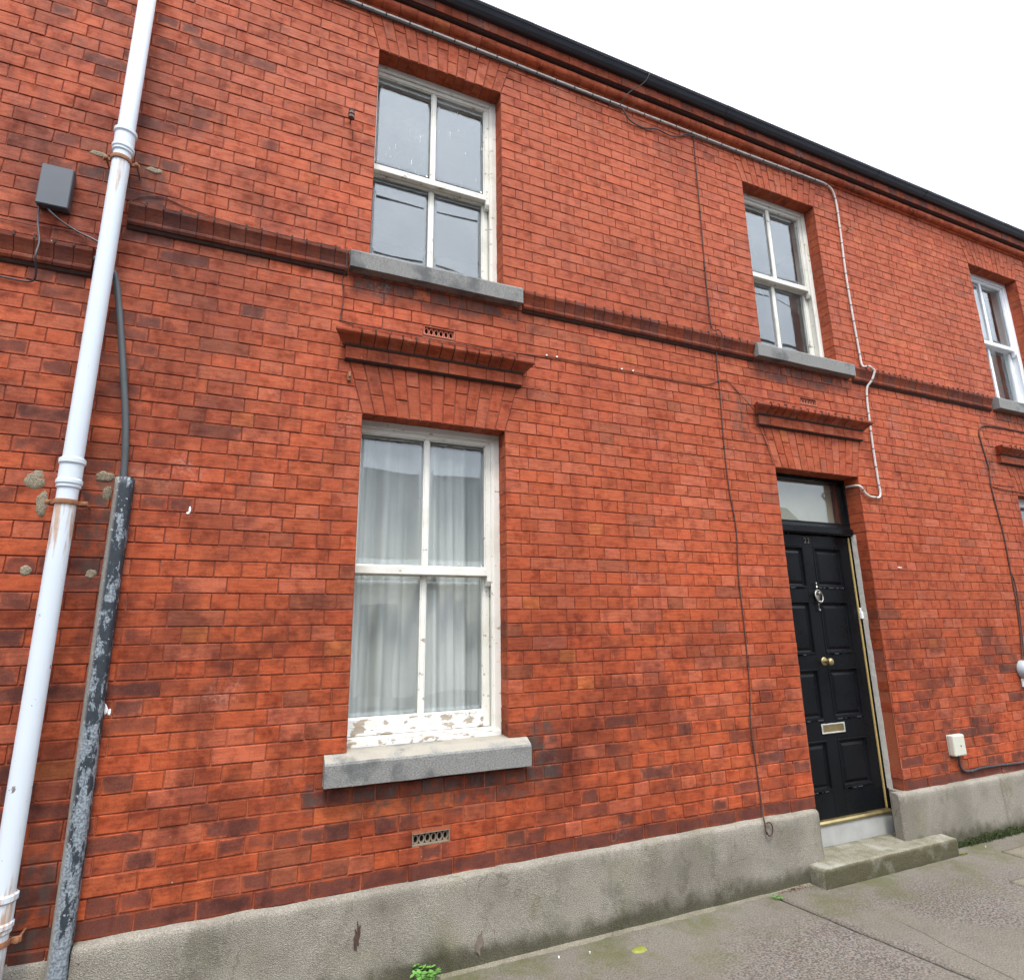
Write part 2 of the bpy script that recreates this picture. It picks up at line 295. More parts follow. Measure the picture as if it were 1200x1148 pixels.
# ------------------------------------------------------------------ mesh helpers
class MB:
    def __init__(s, attrs=False):
        s.v = []; s.f = []; s.mi = []; s.c = []; s.uv = []; s.hs = []; s.a = attrs; s.sm = []
    def face(s, pts, mi=0, col=(.3, .1, .05, 0), uv=None, hs=(1, 1), smooth=False):
        b = len(s.v); s.v += [tuple(p) for p in pts]; s.f.append(tuple(range(b, b+len(pts)))); s.mi.append(mi); s.sm.append(smooth)
        if s.a:
            s.c += [col]*len(pts); s.uv += uv or [(0, 0)]*len(pts); s.hs += [hs]*len(pts)
    def box(s, x0, x1, y0, y1, z0, z1, mi=0, bev=0, col=(.3, .1, .05, 0)):
        if bev <= 0:
            P = lambda a, b, c: ((x0, x1)[a], (y0, y1)[b], (z0, z1)[c])
            for q in (((0,0,0),(1,0,0),(1,0,1),(0,0,1)), ((1,1,0),(0,1,0),(0,1,1),(1,1,1)), ((0,1,0),(0,0,0),(0,0,1),(0,1,1)),
                      ((1,0,0),(1,1,0),(1,1,1),(1,0,1)), ((0,0,1),(1,0,1),(1,1,1),(0,1,1)), ((0,1,0),(1,1,0),(1,0,0),(0,0,0))):
                s.face([P(*k) for k in q], mi, col)
            return
        b = min(bev, (x1-x0)*.45, (y1-y0)*.45, (z1-z0)*.45); bm = bmesh.new()
        bmesh.ops.create_cube(bm, size=1)
        for v in bm.verts: v.co = ((x0+x1)/2+v.co.x*(x1-x0), (y0+y1)/2+v.co.y*(y1-y0), (z0+z1)/2+v.co.z*(z1-z0))
        bmesh.ops.bevel(bm, geom=list(bm.edges), offset=b, segments=2 if bev > .006 else 1, affect='EDGES', profile=.5)
        for f in bm.faces: s.face([v.co[:] for v in f.verts], mi, col)
        bm.free()
    def tube(s, pts, r, seg=8, mi=0, caps=True, squash=1, up=None, col=(.3, .1, .05, 0)):
        pts = [Vector(p) for p in pts]; rings = []; prev = None
        for i, p in enumerate(pts):
            t = (pts[min(i+1, len(pts)-1)]-pts[max(i-1, 0)]).normalized()
            if prev is None: nrm = t.cross(Vector((0, 1, 0)) if abs(t.y) < .9 else Vector((1, 0, 0))).normalized()
            else: nrm = (prev-t*prev.dot(t)).normalized()
            prev = nrm; bn = t.cross(nrm); ri = r[i] if isinstance(r, (list, tuple)) else r
            rings.append([p+nrm*(ri*math.cos(2*math.pi*k/seg))+bn*(ri*squash*math.sin(2*math.pi*k/seg)) for k in range(seg)])
        for i in range(len(rings)-1):
            for k in range(seg):
                k2 = (k+1) % seg; s.face([rings[i][k], rings[i][k2], rings[i+1][k2], rings[i+1][k]], mi, col, smooth=True)
        if caps:
            s.face(list(reversed(rings[0])), mi, col); s.face(rings[-1], mi, col)
    def lathe(s, prof, c, axis='z', seg=20, mi=0, crisp=False):
        # prof: (radius, along) ; c: centre
        cx, cy, cz = c; rings = []
        for r, h in prof:
            ring = []
            for k in range(seg):
                a = 2*math.pi*k/seg; u, v = r*math.cos(a), r*math.sin(a)
                ring.append((cx+u, cy+v, cz+h) if axis == 'z' else (cx+u, cy+h, cz+v) if axis == 'y' else (cx+h, cy+u, cz+v))
            rings.append(ring)
        for i in range(len(rings)-1):
            for k in range(seg):
                k2 = (k+1) % seg; s.face([rings[i][k], rings[i][k2], rings[i+1][k2], rings[i+1][k]], mi, smooth=not crisp)
        s.face(rings[0], mi); s.face(rings[-1], mi)
    def prof(s, pr, x0, x1, mi=0, col=(.3, .1, .05, 0), hs=(1, 1), x0f=None, x1f=None, smooth=False):
        # pr: closed list of (y,z); x0f/x1f shift ends with y (mitre)
        A = [((x0f(y) if x0f else x0), y, z) for y, z in pr]; B = [((x1f(y) if x1f else x1), y, z) for y, z in pr]
        n = len(pr)
        for i in range(n):
            j = (i+1) % n; s.face([A[i], A[j], B[j], B[i]], mi, col, [(0, 0)]*4, hs, smooth)
        s.face(list(reversed(A)), mi, col, [(0, 0)]*n, hs); s.face(B, mi, col, [(0, 0)]*n, hs)
    def build(s, name, mats, parent=None, merge=True):
        me = bpy.data.meshes.new(name); me.from_pydata(s.v, [], s.f)
        for k in (mats if isinstance(mats, (list, tuple)) else [mats]): me.materials.append(M[k] if isinstance(k, str) else k)
        me.polygons.foreach_set('material_index', s.mi); me.polygons.foreach_set('use_smooth', s.sm)
        if s.a:
            at = me.attributes.new('bcol', 'FLOAT_COLOR', 'CORNER'); at.data.foreach_set('color', [x for c in s.c for x in c])
            at = me.attributes.new('buv', 'FLOAT_VECTOR', 'CORNER'); at.data.foreach_set('vector', [x for c in s.uv for x in (*c, 0)])
            at = me.attributes.new('bhs', 'FLOAT_VECTOR', 'CORNER'); at.data.foreach_set('vector', [x for c in s.hs for x in (*c, 0)])
        bm = bmesh.new(); bm.from_mesh(me)
        if merge: bmesh.ops.remove_doubles(bm, verts=bm.verts, dist=1e-5)
        bmesh.ops.recalc_face_normals(bm, faces=bm.faces); bm.to_mesh(me); bm.free()
        o = bpy.data.objects.new(name, me); COL.objects.link(o)
        if parent is not None:
            o.parent = parent; o.matrix_parent_inverse = world_of(parent).inverted()
        return o
def world_of(o):
    mm = o.matrix_basis.copy()
    if o.parent: mm = world_of(o.parent) @ o.matrix_parent_inverse @ mm
    return mm
def empty(name, loc):
    o = bpy.data.objects.new(name, None); o.location = loc; o.empty_display_size = .2; COL.objects.link(o); return o
def tag(o, label=None, cat=None, group=None, kind=None):
    if label: o['label'] = label
    if cat: o['category'] = cat
    if group: o['group'] = group
    if kind: o['kind'] = kind
    return o
def smooth_path(pts, n=6):
    pts = [Vector(p) for p in pts]; out = []
    for i in range(len(pts)-1):
        p0, p1, p2, p3 = pts[max(i-1, 0)], pts[i], pts[i+1], pts[min(i+2, len(pts)-1)]
        for k in range(n):
            t = k/n; out.append(.5*((2*p1)+(p2-p0)*t+(2*p0-5*p1+4*p2-p3)*t*t+(3*p1-p0-3*p2+p3)*t**3))
    out.append(pts[-1]); return out

# ------------------------------------------------------------------ wall layout
C = .075; SB = .2259; GZ = -.40
REV = .112                                   # depth of the brick reveals
W = .8385
UP1, UP2, UP3 = .4571, 3.4825, 6.5412        # left edges of the window openings
OPEN = [  # x0, x1, z0, z1
    (.4571, 1.2994, 8*C, 31*C), (UP1, 1.2956, 44*C, 64*C), (UP2, 4.3133, 44*C, 64*C), (UP3, 7.38, 44*C, 64*C),
    (3.4777, 4.3593, -.42, 2.31), (6.5412, 7.38, 8*C, 31*C)]
SPLITS = [(-3.2, -.777), (-.777, 5.405), (5.405, 10.5)]
TOPC = 70
def arch_of(o):
    x0, x1, z0, z1 = o; h = 4*C if z1 != 2.31 else 35*C-2.31
    return x0, x1, z1, z1+h, .085
ARCH = [arch_of(o) for o in OPEN]

def noi(x, y, s, o=0): return mnoise.noise(Vector((x*s+o, y*s+o*1.7, o)))
def brick_colour(x, z, rnd):
    """fired colour of one brick and how much soot it has held on to"""
    b = rnd.random()
    cl = noi(x, z, 1.3, 8)
    if b < .008: col = (.45, .125, .038)
    elif b < .16: col = (.405, .105, .049)
    elif b < .18+.30*max(0, cl): col = (.275, .076, .035)
    elif b < .50: col = (.365, .082, .030)
    else: col = (.385, .080, .027)
    g = max(0, min(1, (z-1.2)/2.4)); pink = (.41, .110, .056)
    col = tuple(c*(1-.5*g)+p*.5*g for c, p in zip(col, pink))
    v = rnd.uniform(.93, 1.06)*(1+.16*noi(x, z, .9, 2)); col = tuple(c*v*rnd.uniform(.975, 1.025)*k for c, k in zip(col, (.99, .95, .92)))
    low = max(0, min(1, (1.25-z)/.9)); n = noi(x, z, 1.6, 3)
    d = rnd.random()*.24+.10*max(0, noi(x, z, 2.1, 6))
    if rnd.random() < .07+.12*max(0, noi(x, z, 1.5, 9))+low*.62*(.7+n): d += rnd.uniform(.15, .6)*(.45+.75*low)
    pipe = math.exp(-((x+.72)/.32)**2)
    if rnd.random() < .65*pipe: d += rnd.uniform(.2, .7)
    if z < C: d = .75+rnd.random()*.3; col = tuple(c*.55 for c in col)
    elif z < 2*C and rnd.random() < .5: d += .3
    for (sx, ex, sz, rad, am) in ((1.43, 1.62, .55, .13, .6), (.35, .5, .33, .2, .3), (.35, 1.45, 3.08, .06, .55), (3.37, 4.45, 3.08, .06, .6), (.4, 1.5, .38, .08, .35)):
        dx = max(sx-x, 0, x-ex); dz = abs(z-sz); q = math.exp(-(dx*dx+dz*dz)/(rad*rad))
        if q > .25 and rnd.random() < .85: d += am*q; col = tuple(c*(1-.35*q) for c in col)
    if .4 < x < .95 and 4*C < z < 5*C: col = (.42, .10, .032); d = min(d, .25)
    return (*col, min(d, 1))
def add_brick(mb, x0, x1, z0, z1, rnd, x0t=None, x1t=None, deep=.012, y=0., j=.0021, col=None):
    x0t = x0 if x0t is None else x0t; x1t = x1 if x1t is None else x1t
    xc, zc = (x0+x1+x0t+x1t)/4, (z0+z1)/2
    col = col or brick_colour(xc, zc, rnd)
    low = max(0, min(1, (1.0-zc)/.8)); y = y+rnd.uniform(-.0018, .0012)*(1+low)
    J = lambda: rnd.uniform(-.0012, .0012)*(1+low*.9)
    base = [(x0+j+J(), z0+j+J()), (x1-j+J(), z0+j+J()), (x1t-j+J(), z1-j+J()), (x0t+j+J(), z1-j+J())]
    hw, hh = max((x1+x1t-x0-x0t)/4-j, .01), (z1-z0)/2-j
    tilt = [rnd.uniform(-.0008, .0008) for _ in range(4)]
    er = .0026+low*.0022*rnd.random()
    def ring(ins, dy):
        o = []
        for i, (bx, bz) in enumerate(base):
            sx = 1 if i in (0, 3) else -1; sz = 1 if i in (0, 1) else -1
            o.append((bx+sx*ins, y+dy+tilt[i], bz+sz*ins))
        return o
    A = ring(er, 0); B = ring(er*.3, er*.45); D = [(bx, y+deep, bz) for bx, bz in base]
    uvf = lambda p: (max(-hw, min(hw, p[0]-xc)), max(-hh, min(hh, p[2]-zc)))
    mb.face(A, 0, col, [uvf(p) for p in A], (hw, hh))
    for a, b in ((A, B), (B, D)):
        for i in range(4):
            k = (i+1) % 4; q = [b[i], b[k], a[k], a[i]]; mb.face(q, 0, col, [uvf(p) for p in q], (hw, hh))

houses = []
meta = [('tall red brick terraced house cut off at the left edge behind the white downpipe', 'house'),
        ('red brick terraced house in the middle with the black door and peeling white sash windows', 'house'),
        ('red brick terraced house at the right edge with one clean white upper window', 'house')]
for (a, b), (lab, cat) in zip(SPLITS, meta):
    h = empty('terraced_house', ((a+b)/2 if a > -3 else -1.9, 0, GZ)); tag(h, lab, cat, 'houses of the red brick terrace'); houses.append(h)
wall_mb = [MB(True) for _ in SPLITS]; mort_mb = [MB() for _ in SPLITS]
def hid(x):
    return 0 if x < SPLITS[0][1] else 1 if x < SPLITS[1][1] else 2
VENTS = [(.785, .98, 38*C+.012, 39*C-.004, 'terracotta'), (.785, .98, 2*C-.002, 3*C-.02, 'ventgrey'), (3.82, 4.01, 38*C+.012, 39*C-.004, 'terracotta')]
rnd = random.Random(11)
for k in range(-1, TOPC):
    z0, z1 = k*C, (k+1)*C; zc = (z0+z1)/2
    ph = 1.45 if k % 2 == 0 else 1.45+SB/4; st = SB if k % 2 == 0 else SB/2
    spans = [(-3.2, 10.5, 0, 0, False, False)]        # x0,x1, slope shift at left, right, jamb flags
    for oi, o in enumerate(OPEN):
        cut = None
        if o[2]-.001 <= zc <= o[3]: cut = (o[0], o[1], o[0], o[1], True)
        ax0, ax1, az0, az1, sk = ARCH[oi]
        if o[3] < zc < az1:
            f0_, f1_ = max(0, (z0-az0)/(az1-az0)), min(1, (z1-az0)/(az1-az0))
            cut = (ax0-sk*f0_, ax1+sk*f0_, ax0-sk*f1_, ax1+sk*f1_, False)
        if cut:
            new = []
            for sp in spans:
                if cut[0] >= sp[1] or cut[1] <= sp[0]: new.append(sp); continue
                new.append((sp[0], cut[0], sp[2], cut[2]-cut[0], sp[4], cut[4])); new.append((cut[1], sp[1], cut[3]-cut[1], sp[3], cut[4], sp[5]))
            spans = new
    for (vx0, vx1, vz0, vz1, _) in VENTS:
        if vz0 < zc < vz1:
            new = []
            for sp in spans:
                if vx0 >= sp[1] or vx1 <= sp[0]: new.append(sp); continue
                new.append((sp[0], vx0, sp[2], 0, sp[4], False)); new.append((vx1, sp[1], 0, sp[3], False, sp[5]))
            spans = new
    for (a, b, sa, sb, ja, jb) in spans:
        xs = [a]; i0 = math.ceil((a-ph)/st)
        x = ph+i0*st
        while x < b:
            if x-a > .058 and b-x > .058: xs.append(x+rnd.uniform(-.004, .004))
            x += st
        xs.append(b)
        for i in range(len(xs)-1):
            p, q = xs[i], xs[i+1]; fst, lst = i == 0, i == len(xs)-2
            deep = REV+.02 if (fst and ja) or (lst and jb) else .012
            H = hid((p+q)/2)
            if zc < -.01 and H != 0 and (p+q)/2 > -.55: continue
            if 0 < zc < .95 and rnd.random() < .8:      # worn arrises beside the door
                if abs(q-3.4777) < .001: q -= rnd.uniform(0, .011)
                if abs(p-4.3593) < .001: p += rnd.uniform(0, .010)
            add_brick(wall_mb[H], p, q, z0, z1, rnd, p+(sa if fst else 0), q+(sb if lst else 0), deep, j=.0021)
# mortar sheets with the openings left out, and mortar in the reveals
for hi, (a, b) in enumerate(SPLITS):
    ops = [o for o in OPEN+[(v[0], v[1], v[2], v[3]) for v in VENTS] if a <= o[0] < b]
    xs = sorted({a, b, *[o[0] for o in ops], *[o[1] for o in ops]}); zs = sorted({GZ-.02, 5.27, *[o[2] for o in ops if o[2] > GZ], *[o[3] for o in ops]})
    for i in range(len(xs)-1):
        for k in range(len(zs)-1):
            cx, cz = (xs[i]+xs[i+1])/2, (zs[k]+zs[k+1])/2
            if any(o[0] < cx < o[1] and o[2] < cz < o[3] for o in ops): continue
            mort_mb[hi].face([(xs[i], .0045, zs[k]), (xs[i+1], .0045, zs[k]), (xs[i+1], .0045, zs[k+1]), (xs[i], .0045, zs[k+1])])
    for o in ops[:]:
        if o[1]-o[0] < .3: continue
        e = .005
        for x in (o[0]-e, o[1]+e): mort_mb[hi].face([(x, .0045, o[2]), (x, REV+.13, o[2]), (x, REV+.13, o[3]+e), (x, .0045, o[3]+e)])
        mort_mb[hi].face([(o[0]-e, .0045, o[3]+e), (o[1]+e, .0045, o[3]+e), (o[1]+e, REV+.13, o[3]+e), (o[0]-e, REV+.13, o[3]+e)])
walls = []
for hi, h in enumerate(houses):
    wo = wall_mb[hi].build('wall', 'brick', h, merge=False); walls.append(wo)
    mort_mb[hi].build('mortar_bed', 'mortar', wo, merge=False)
# flat arches of tapering soldier bricks, alternately long and short
for oi, (x0, x1, za, zb, sk) in enumerate(ARCH):
    mb = MB(True); n = 13; rn = random.Random(50+oi); fr = .64
    for i in range(n):
        def X(t, f): return x0-sk*f+(x1-x0+2*sk*f)*t
        t0, t1 = i/n, (i+1)/n; cut = fr if i % 2 == 0 else 1-fr; cut += rn.uniform(-.03, .03)
        for f0_, f1_ in ((0, cut), (cut, 1)):
            zz0, zz1 = za+(zb-za)*f0_, za+(zb-za)*f1_
            c = brick_colour(5, 2.2, rn); c = (*c[:3], min(c[3], .3))
            add_brick(mb, X(t0, f0_), X(t1, f0_), zz0, zz1, rn, X(t0, f1_), X(t1, f1_), REV+.02 if f0_ == 0 else .012, col=c, j=.0026)
    o = mb.build('flat_arch', 'brick', houses[hid(x0)], merge=False)

# ------------------------------------------------------------------ brick mouldings
def piece_col(rn, a=(.05, .5), mul=.8):
    c = brick_colour(5, 1.6, rn); return (*[q*mul for q in c[:3]], rn.uniform(*a))
def insetp(pr, d, cy, cz):
    return [(y+d if y < cy else y, z+(-d if z > cz else d)) for y, z in pr]
def moulding(name, parent, x0, x1, step, pr, seed, mul=.8, alpha=(.05, .5), nub=None, mitre=0, joint='mortar_dark', phase=0, gap=.0016):
    rn = random.Random(seed); mb = MB(True); n = max(1, round((x1-x0)/step)); st = (x1-x0)/n
    ymax = min(p[0] for p in pr)
    for i in range(n):
        a, b = x0+i*st, x0+(i+1)*st; dy = rn.uniform(-.0012, .0012); c = piece_col(rn, alpha, mul)
        p2 = [(y+dy if y < -.001 else y, z+rn.uniform(-.0006, .0006)) for y, z in pr]
        fa = (lambda y, a=a: a+gap-(-y*mitre)) if i == 0 and mitre else None
        fb = (lambda y, b=b: b-gap+(-y*mitre)) if i == n-1 and mitre else None
        mb.prof(p2, a+gap, b-gap, 0, c, x0f=fa, x1f=fb)
    yb = max(p[0] for p in pr)
    ins = [(min(y+.004, yb) if y < yb-.002 else y, z) for y, z in pr]
    zt, zb_ = max(z for y, z in pr), min(z for y, z in pr)
    ins = [(y, z-.003 if z > zt-.004 else z+.003 if z < zb_+.004 else z) for y, z in ins]
    mb.prof(ins, x0+.004, x1-.004, 1)
    if nub:
        for i in range(1, n):
            x = x0+i*st; hh = rn.uniform(.005, .016)
            mb.box(x-.0045, x+.0045, ymax-.0025, ymax+.016, nub-.012, nub+hh, 1)
    return mb.build(name, ['brick', 'mortar_and_shade'], parent, merge=False)

# course between the storeys: oversailing lip, hollow, small roll below
STR = [(.006, 3.150), (-.012, 3.152), (-.024, 3.158), (-.030, 3.170), (-.030, 3.182), (-.022, 3.190), (-.026, 3.204), (-.032, 3.222), (-.040, 3.240), (-.047, 3.254), (-.047, 3.270), (-.043, 3.274), (.006, 3.296)]
def shift(pr, dz): return [(y, z+dz) for y, z in pr]
moulding('string_course', houses[0], -3.2, -.845, .0753, shift(STR, -.30), 1, .52, (.35, .8), nub=2.972)
moulding('string_course', houses[1], -.735, .336, .0753, STR, 2, .50, (.35, .8), nub=3.272)
moulding('string_course', houses[1], 1.425, 3.365, .0753, STR, 3, .58, (.2, .7), nub=3.272)
moulding('string_course', houses[1], 4.462, 5.405, .0753, STR, 4, .62, (.2, .65), nub=3.272)
moulding('string_course', houses[2], 5.405, 6.375, .0753, STR, 5, .62, (.2, .65), nub=3.272)
moulding('string_course', houses[2], 7.50, 10.5, .0753, STR, 6, .62, (.2, .65), nub=3.272)
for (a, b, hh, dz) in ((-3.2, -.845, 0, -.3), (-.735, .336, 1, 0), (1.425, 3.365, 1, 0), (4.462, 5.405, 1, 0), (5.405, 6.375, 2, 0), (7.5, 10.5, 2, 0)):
    mb = MB(); mb.prof([(.006, 3.138+dz), (-.010, 3.140+dz), (-.020, 3.1515+dz), (.006, 3.1515+dz)], a, b); mb.build('grime_and_shade_line', 'mortar_and_shade', houses[hh], merge=False)
# hood mouldings over the ground floor openings
HOOD = [(.006, 2.700), (-.034, 2.703), (-.040, 2.712), (-.050, 2.722), (-.070, 2.736), (-.088, 2.748), (-.094, 2.756), (-.094, 2.770), (-.086, 2.775), (.006, 2.79)]
FIL = [(.006, 2.627), (-.030, 2.627), (-.030, 2.698), (.006, 2.698)]
for (a, b, h, sd) in ((.345, 1.405, houses[1], 21), (3.335, 4.455, houses[1], 22), (6.34, 7.60, houses[2], 23)):
    hm = moulding('hood_moulding', h, a, b, .0735, HOOD, sd, .88, (.05, .4), nub=2.770, mitre=.7, gap=.003)
    moulding('fillet_course', hm, a+.0, b-.0, .113, FIL, sd+40, .95, (.0, .35))
    mb = MB(); mb.prof([(.006, 2.6965), (-.036, 2.6965), (-.043, 2.706), (.006, 2.706)], a-.006, b+.006); mb.prof([(.006, 2.617), (-.020, 2.619), (-.0275, 2.6275), (.006, 2.6275)], a, b); mb.build('grime_and_shade_line', 'mortar_and_shade', hm, merge=False)
# eaves cornice
COV = [(.006, 5.098), (-.010, 5.1), (-.016, 5.108), (-.020, 5.122), (.006, 5.122)]
ROLL = [(.006, 5.112)]+[(-.022-.036*math.sin(R(a)), 5.148-.036*math.cos(R(a))) for a in range(0, 181, 18)]+[(.006, 5.186)]
HEAD = [(.006, 5.188), (-.086, 5.188), (-.086, 5.262), (.006, 5.262)]
for hi, (a, b) in enumerate(SPLITS):
    cc = moulding('eaves_cornice', houses[hi], a, b, .113, ROLL, 31+hi, 1.08, (0, .25), gap=.0015)
    moulding('cornice_fillet', cc, a, b, .113, COV, 41+hi, 1.15, (0, .1), gap=.0012)
    moulding('header_course', cc, a, b, .113, HEAD, 51+hi, .72, (.1, .8))
    mb = MB(); mb.prof([(.006, 5.178), (-.066, 5.180), (-.078, 5.1865), (.006, 5.1865)], a, b); mb.build('grime_and_shade_line', 'mortar_and_shade', cc, merge=False)  # near-black strip painted in as the shadow line beneath the header course
# gutter and roof
for hi, (a, b) in enumerate(SPLITS):
    mb = MB(); gy, gz = -.158, 5.305
    g = [(-.088, 5.262), (-.112, 5.262), (-.124, 5.266), (-.135, 5.274), (-.143, 5.285), (-.150, 5.294), (-.158, 5.300), (-.160, 5.306), (-.165, 5.307), (-.165, 5.318), (-.156, 5.318), (-.152, 5.304),
         (-.136, 5.290), (-.118, 5.276), (-.100, 5.275), (-.098, 5.318), (-.088, 5.318)]
    mb.prof(g, a, b)
    x = a+.4
    while x < b: mb.prof([(y*1.012-.0005, z-.002) for y, z in g], x-.035, x+.035); x += 1.83
    mb.build('gutter', 'gutter', houses[hi], merge=False)
    mb = MB()
    mb.prof([(-.10, 5.266), (.02, 5.266), (.02, 5.36), (-.086, 5.315)], a, b); mb.build('fascia', 'gutter', houses[hi], merge=False)
    mb = MB(); k = 0; y = -.115; z = 5.322
    while y < 4.0:
        mb.prof([(y, z), (y+.26, z+.135), (y+.26, z+.127), (y, z-.008)], a, b); y += .2; z += .2*.58
    for yy in (0,):
        mb.prof([(4.1, 7.72), (4.0, 7.70), (4.1, 7.80), (4.2, 7.70)], a, b)
        mb.prof([(4.08, 7.74), (8.3, 5.30), (8.3, 5.26), (4.08, 7.70)], a, b)
    mb.build('roof', 'slate', houses[hi], merge=False)
    mb = MB(); e = .004
    mb.box(a+e, a+.12, .25, 8.1, GZ, 5.2); mb.box(b-.12, b-e, .25, 8.1, GZ, 5.2); mb.box(a+.121, b-.121, 8.0, 8.2, GZ, 5.2); mb.box(a+.121, b-.121, .25, 7.99, 5.1, 5.19)
    mb.build('rear_and_party_walls', 'mortar', houses[hi], merge=False)

# ------------------------------------------------------------------ plinth, vents, patches
def plinth(h, x0, x1, ztop, yf, ya=True, name='plinth', ret0=None, ret1=None):
    """a rendered base with a slightly uneven face and a weathered top edge"""
    nx = max(2, int((x1-x0)/.03)); pr = [(.004, ztop+.003), (yf+.014, ztop-.002), (yf+.004, ztop-.010), (yf, ztop-.024)]+[(yf, ztop-.024-(ztop-.024-GZ)*i/10) for i in range(1, 10)]+[(yf-.004, GZ-.02)]
    mb = MB(); grid = []
    for i in range(nx+1):
        x = x0+(x1-x0)*i/nx; row = []
        ex = min(x-x0, x1-x)
        for j, (y, z) in enumerate(pr):
            d = noi(x, z, 4, 9)*.0035+noi(x, z, 14, 2)*.0016+noi(x, z, 55, 6)*.0008
            rn_ = .012*max(0, 1-((x-x0) if ret0 else (x1-x) if ret1 else 1)/.012)**2 if j else 0
            row.append((x, y+d*(1 if j else 0)+rn_, z+(noi(x, 0, 7, 4)*.006 if j < 4 else 0)))
        grid.append(row)
    for i in range(nx):
        for j in range(len(pr)-1): mb.face([grid[i][j], grid[i+1][j], grid[i+1][j+1], grid[i][j+1]], smooth=True)
    for g_, ret in ((grid[0], ret0), (grid[-1], ret1)):
        yb = ret or .004; x = g_[0][0]
        for j in range(len(pr)-1): mb.face([g_[j], g_[j+1], (x, yb, g_[j+1][2]), (x, yb, g_[j][2])], smooth=False)
        if ret: mb.face([g_[0], (x, .004, g_[0][2]), (x, yb, g_[0][2])])
    if ret0: mb.face([(x0, .004, ztop), (OPEN[4][1], .004, ztop), (OPEN[4][1], ret0, ztop), (x0, ret0, ztop)])
    return mb.build(name, 'plinth', h)
plinth(houses[0], -3.2, -.777, -.05, -.012); 
plinth(houses[1], -.777, -.5475, -.035, -.012)
p1 = plinth(houses[1], -.547, 3.462, 0, -.042, ret1=.2)
plinth(houses[1], 4.236, 5.405, .004, -.042, ret0=.03)
mb = MB(); mb.box(4.344, 4.40, .031, .119, -.41, .002, 0, .006); mb.build('plinth', 'plinth', houses[1])
plinth(houses[2], 5.405, 10.5, .004, -.042)
# scars in the render of the plinth
for (sx, sz, hh, ww) in ((.534, -.165, .10, .021), (1.118, -.30, .085, .028)):
    mb = MB(); n = 22; pts = []
    for i in range(n):
        a = 2*math.pi*i/n; rr_ = 1+.75*noi(i*.31, sx, 3, 2)
        pts.append((sx+math.cos(a)*ww*rr_*.6+math.sin(a)*ww*.3, -.0475, sz+math.sin(a)*hh*.5*rr_))
    mb.face(pts); mb.face([(x, -.03, z) for x, y, z in reversed(pts)])
    for i in range(n): k = (i+1) % n; mb.face([pts[i], pts[k], (pts[k][0], -.03, pts[k][2]), (pts[i][0], -.03, pts[i][2])])
    so = mb.build('render_scar', simple_mat('exposed_brown_scar', (.055, .03, .022) if sx < 1 else (.15, .12, .09), .95, .5, 60, bump=.8), p1)
# air vents
for (x0, x1, zz0, zz1, mt) in VENTS:
    mb = MB(); yy = .012; n = 6; ww = x1-x0; hh = zz1-zz0; b = .007
    mb.box(x0+.001, x1-.001, .03, .05, zz0+.001, zz1-.001, 1)
    mb.box(x0+.002, x1-.002, .001, .03, zz0+.001, zz0+b); mb.box(x0+.002, x1-.002, .0, .03, zz1-b*.5, zz1-.001)
    mb.box(x0+.002, x0+b, .001, .03, zz0+b, zz1-b*.5); mb.box(x1-b, x1-.002, .001, .03, zz0+b, zz1-b*.5)
    cz = (zz0+zz1)/2
    for i in range(n):
        cx = x0+b+(ww-2*b)*(i+.5)/n; rr_ = (ww-2*b)/n/2*1.02
        for k in range(14):
            a0, a1 = 2*math.pi*k/14, 2*math.pi*(k+1)/14; hz = hh/2-b*.6
            ri = .62; q = []
            for a, f in ((a0, 1), (a1, 1), (a1, ri), (a0, ri)): q.append((cx+math.cos(a)*rr_*f, yy, cz+math.sin(a)*hz*f))
            mb.face(q); q2 = [(p[0], yy+.014, p[2]) for p in q]; mb.face([q[3], q[2], q2[2], q2[3]])
    mb.build('air_vent', [mt, 'void'], houses[1], merge=False)
# lumps of cement smeared on the brickwork
def blob(name, mat, parent, cx, cz, w_, h_, seed, th=.007, y0=-.001, ang=0):
    mb = MB(); n = 26; rings = []
    for f, d in ((1, 0), (.86, th*.75), (.5, th), (0.05, th)):
        ring = []
        for i in range(n):
            a = 2*math.pi*i/n; r_ = f*(1+.32*mnoise.noise(Vector((math.cos(a)*1.6+seed, math.sin(a)*1.6, seed)))+.10*mnoise.noise(Vector((math.cos(a)*5, math.sin(a)*5, seed))))
            px, pz = math.cos(a)*w_/2*r_, math.sin(a)*h_/2*r_
            ring.append((cx+px*math.cos(ang)-pz*math.sin(ang), y0-d-(.002*noi(px*60, pz*60, 1, seed) if d else -.006), cz+px*math.sin(ang)+pz*math.cos(ang)))
        rings.append(ring)
    for i in range(3):
        for k in range(n): k2 = (k+1) % n; mb.face([rings[i][k], rings[i][k2], rings[i+1][k2], rings[i+1][k]], smooth=True)
    mb.face(rings[-1]); return mb.build(name, mat, parent)
for i, (cx, cz, w_, h_, hh, an) in enumerate([(-.925, 1.83, .085, .085, 0, 0), (-.888, 1.73, .045, .12, 0, .15), (-.672, 1.868, .085, .05, 1, 0), (-.655, 1.79, .04, .085, 1, .4), (-.905, 1.44, .045, .05, 0, 0), (-.672, 1.43, .045, .045, 1, 0),
                                   (-.90, 3.525, .085, .03, 0, -.1), (-.655, 3.51, .08, .035, 1, -.1)]):
    blob('cement_patch', 'cement', walls[hh], cx, cz, w_, h_, i*3.3+1, .0015)
for i, (cx, cz, w_, h_) in enumerate([(-.320, 1.738, .011, .035), (-.326, 1.722, .014, .012), (-.556, .862, .030, .050), (-.535, .85, .012, .03), (4.69, 1.6, .06, .008)]):
    blob('paint_spot', 'clip', walls[1], cx, cz, w_, h_, i*2.1+40, .0012)

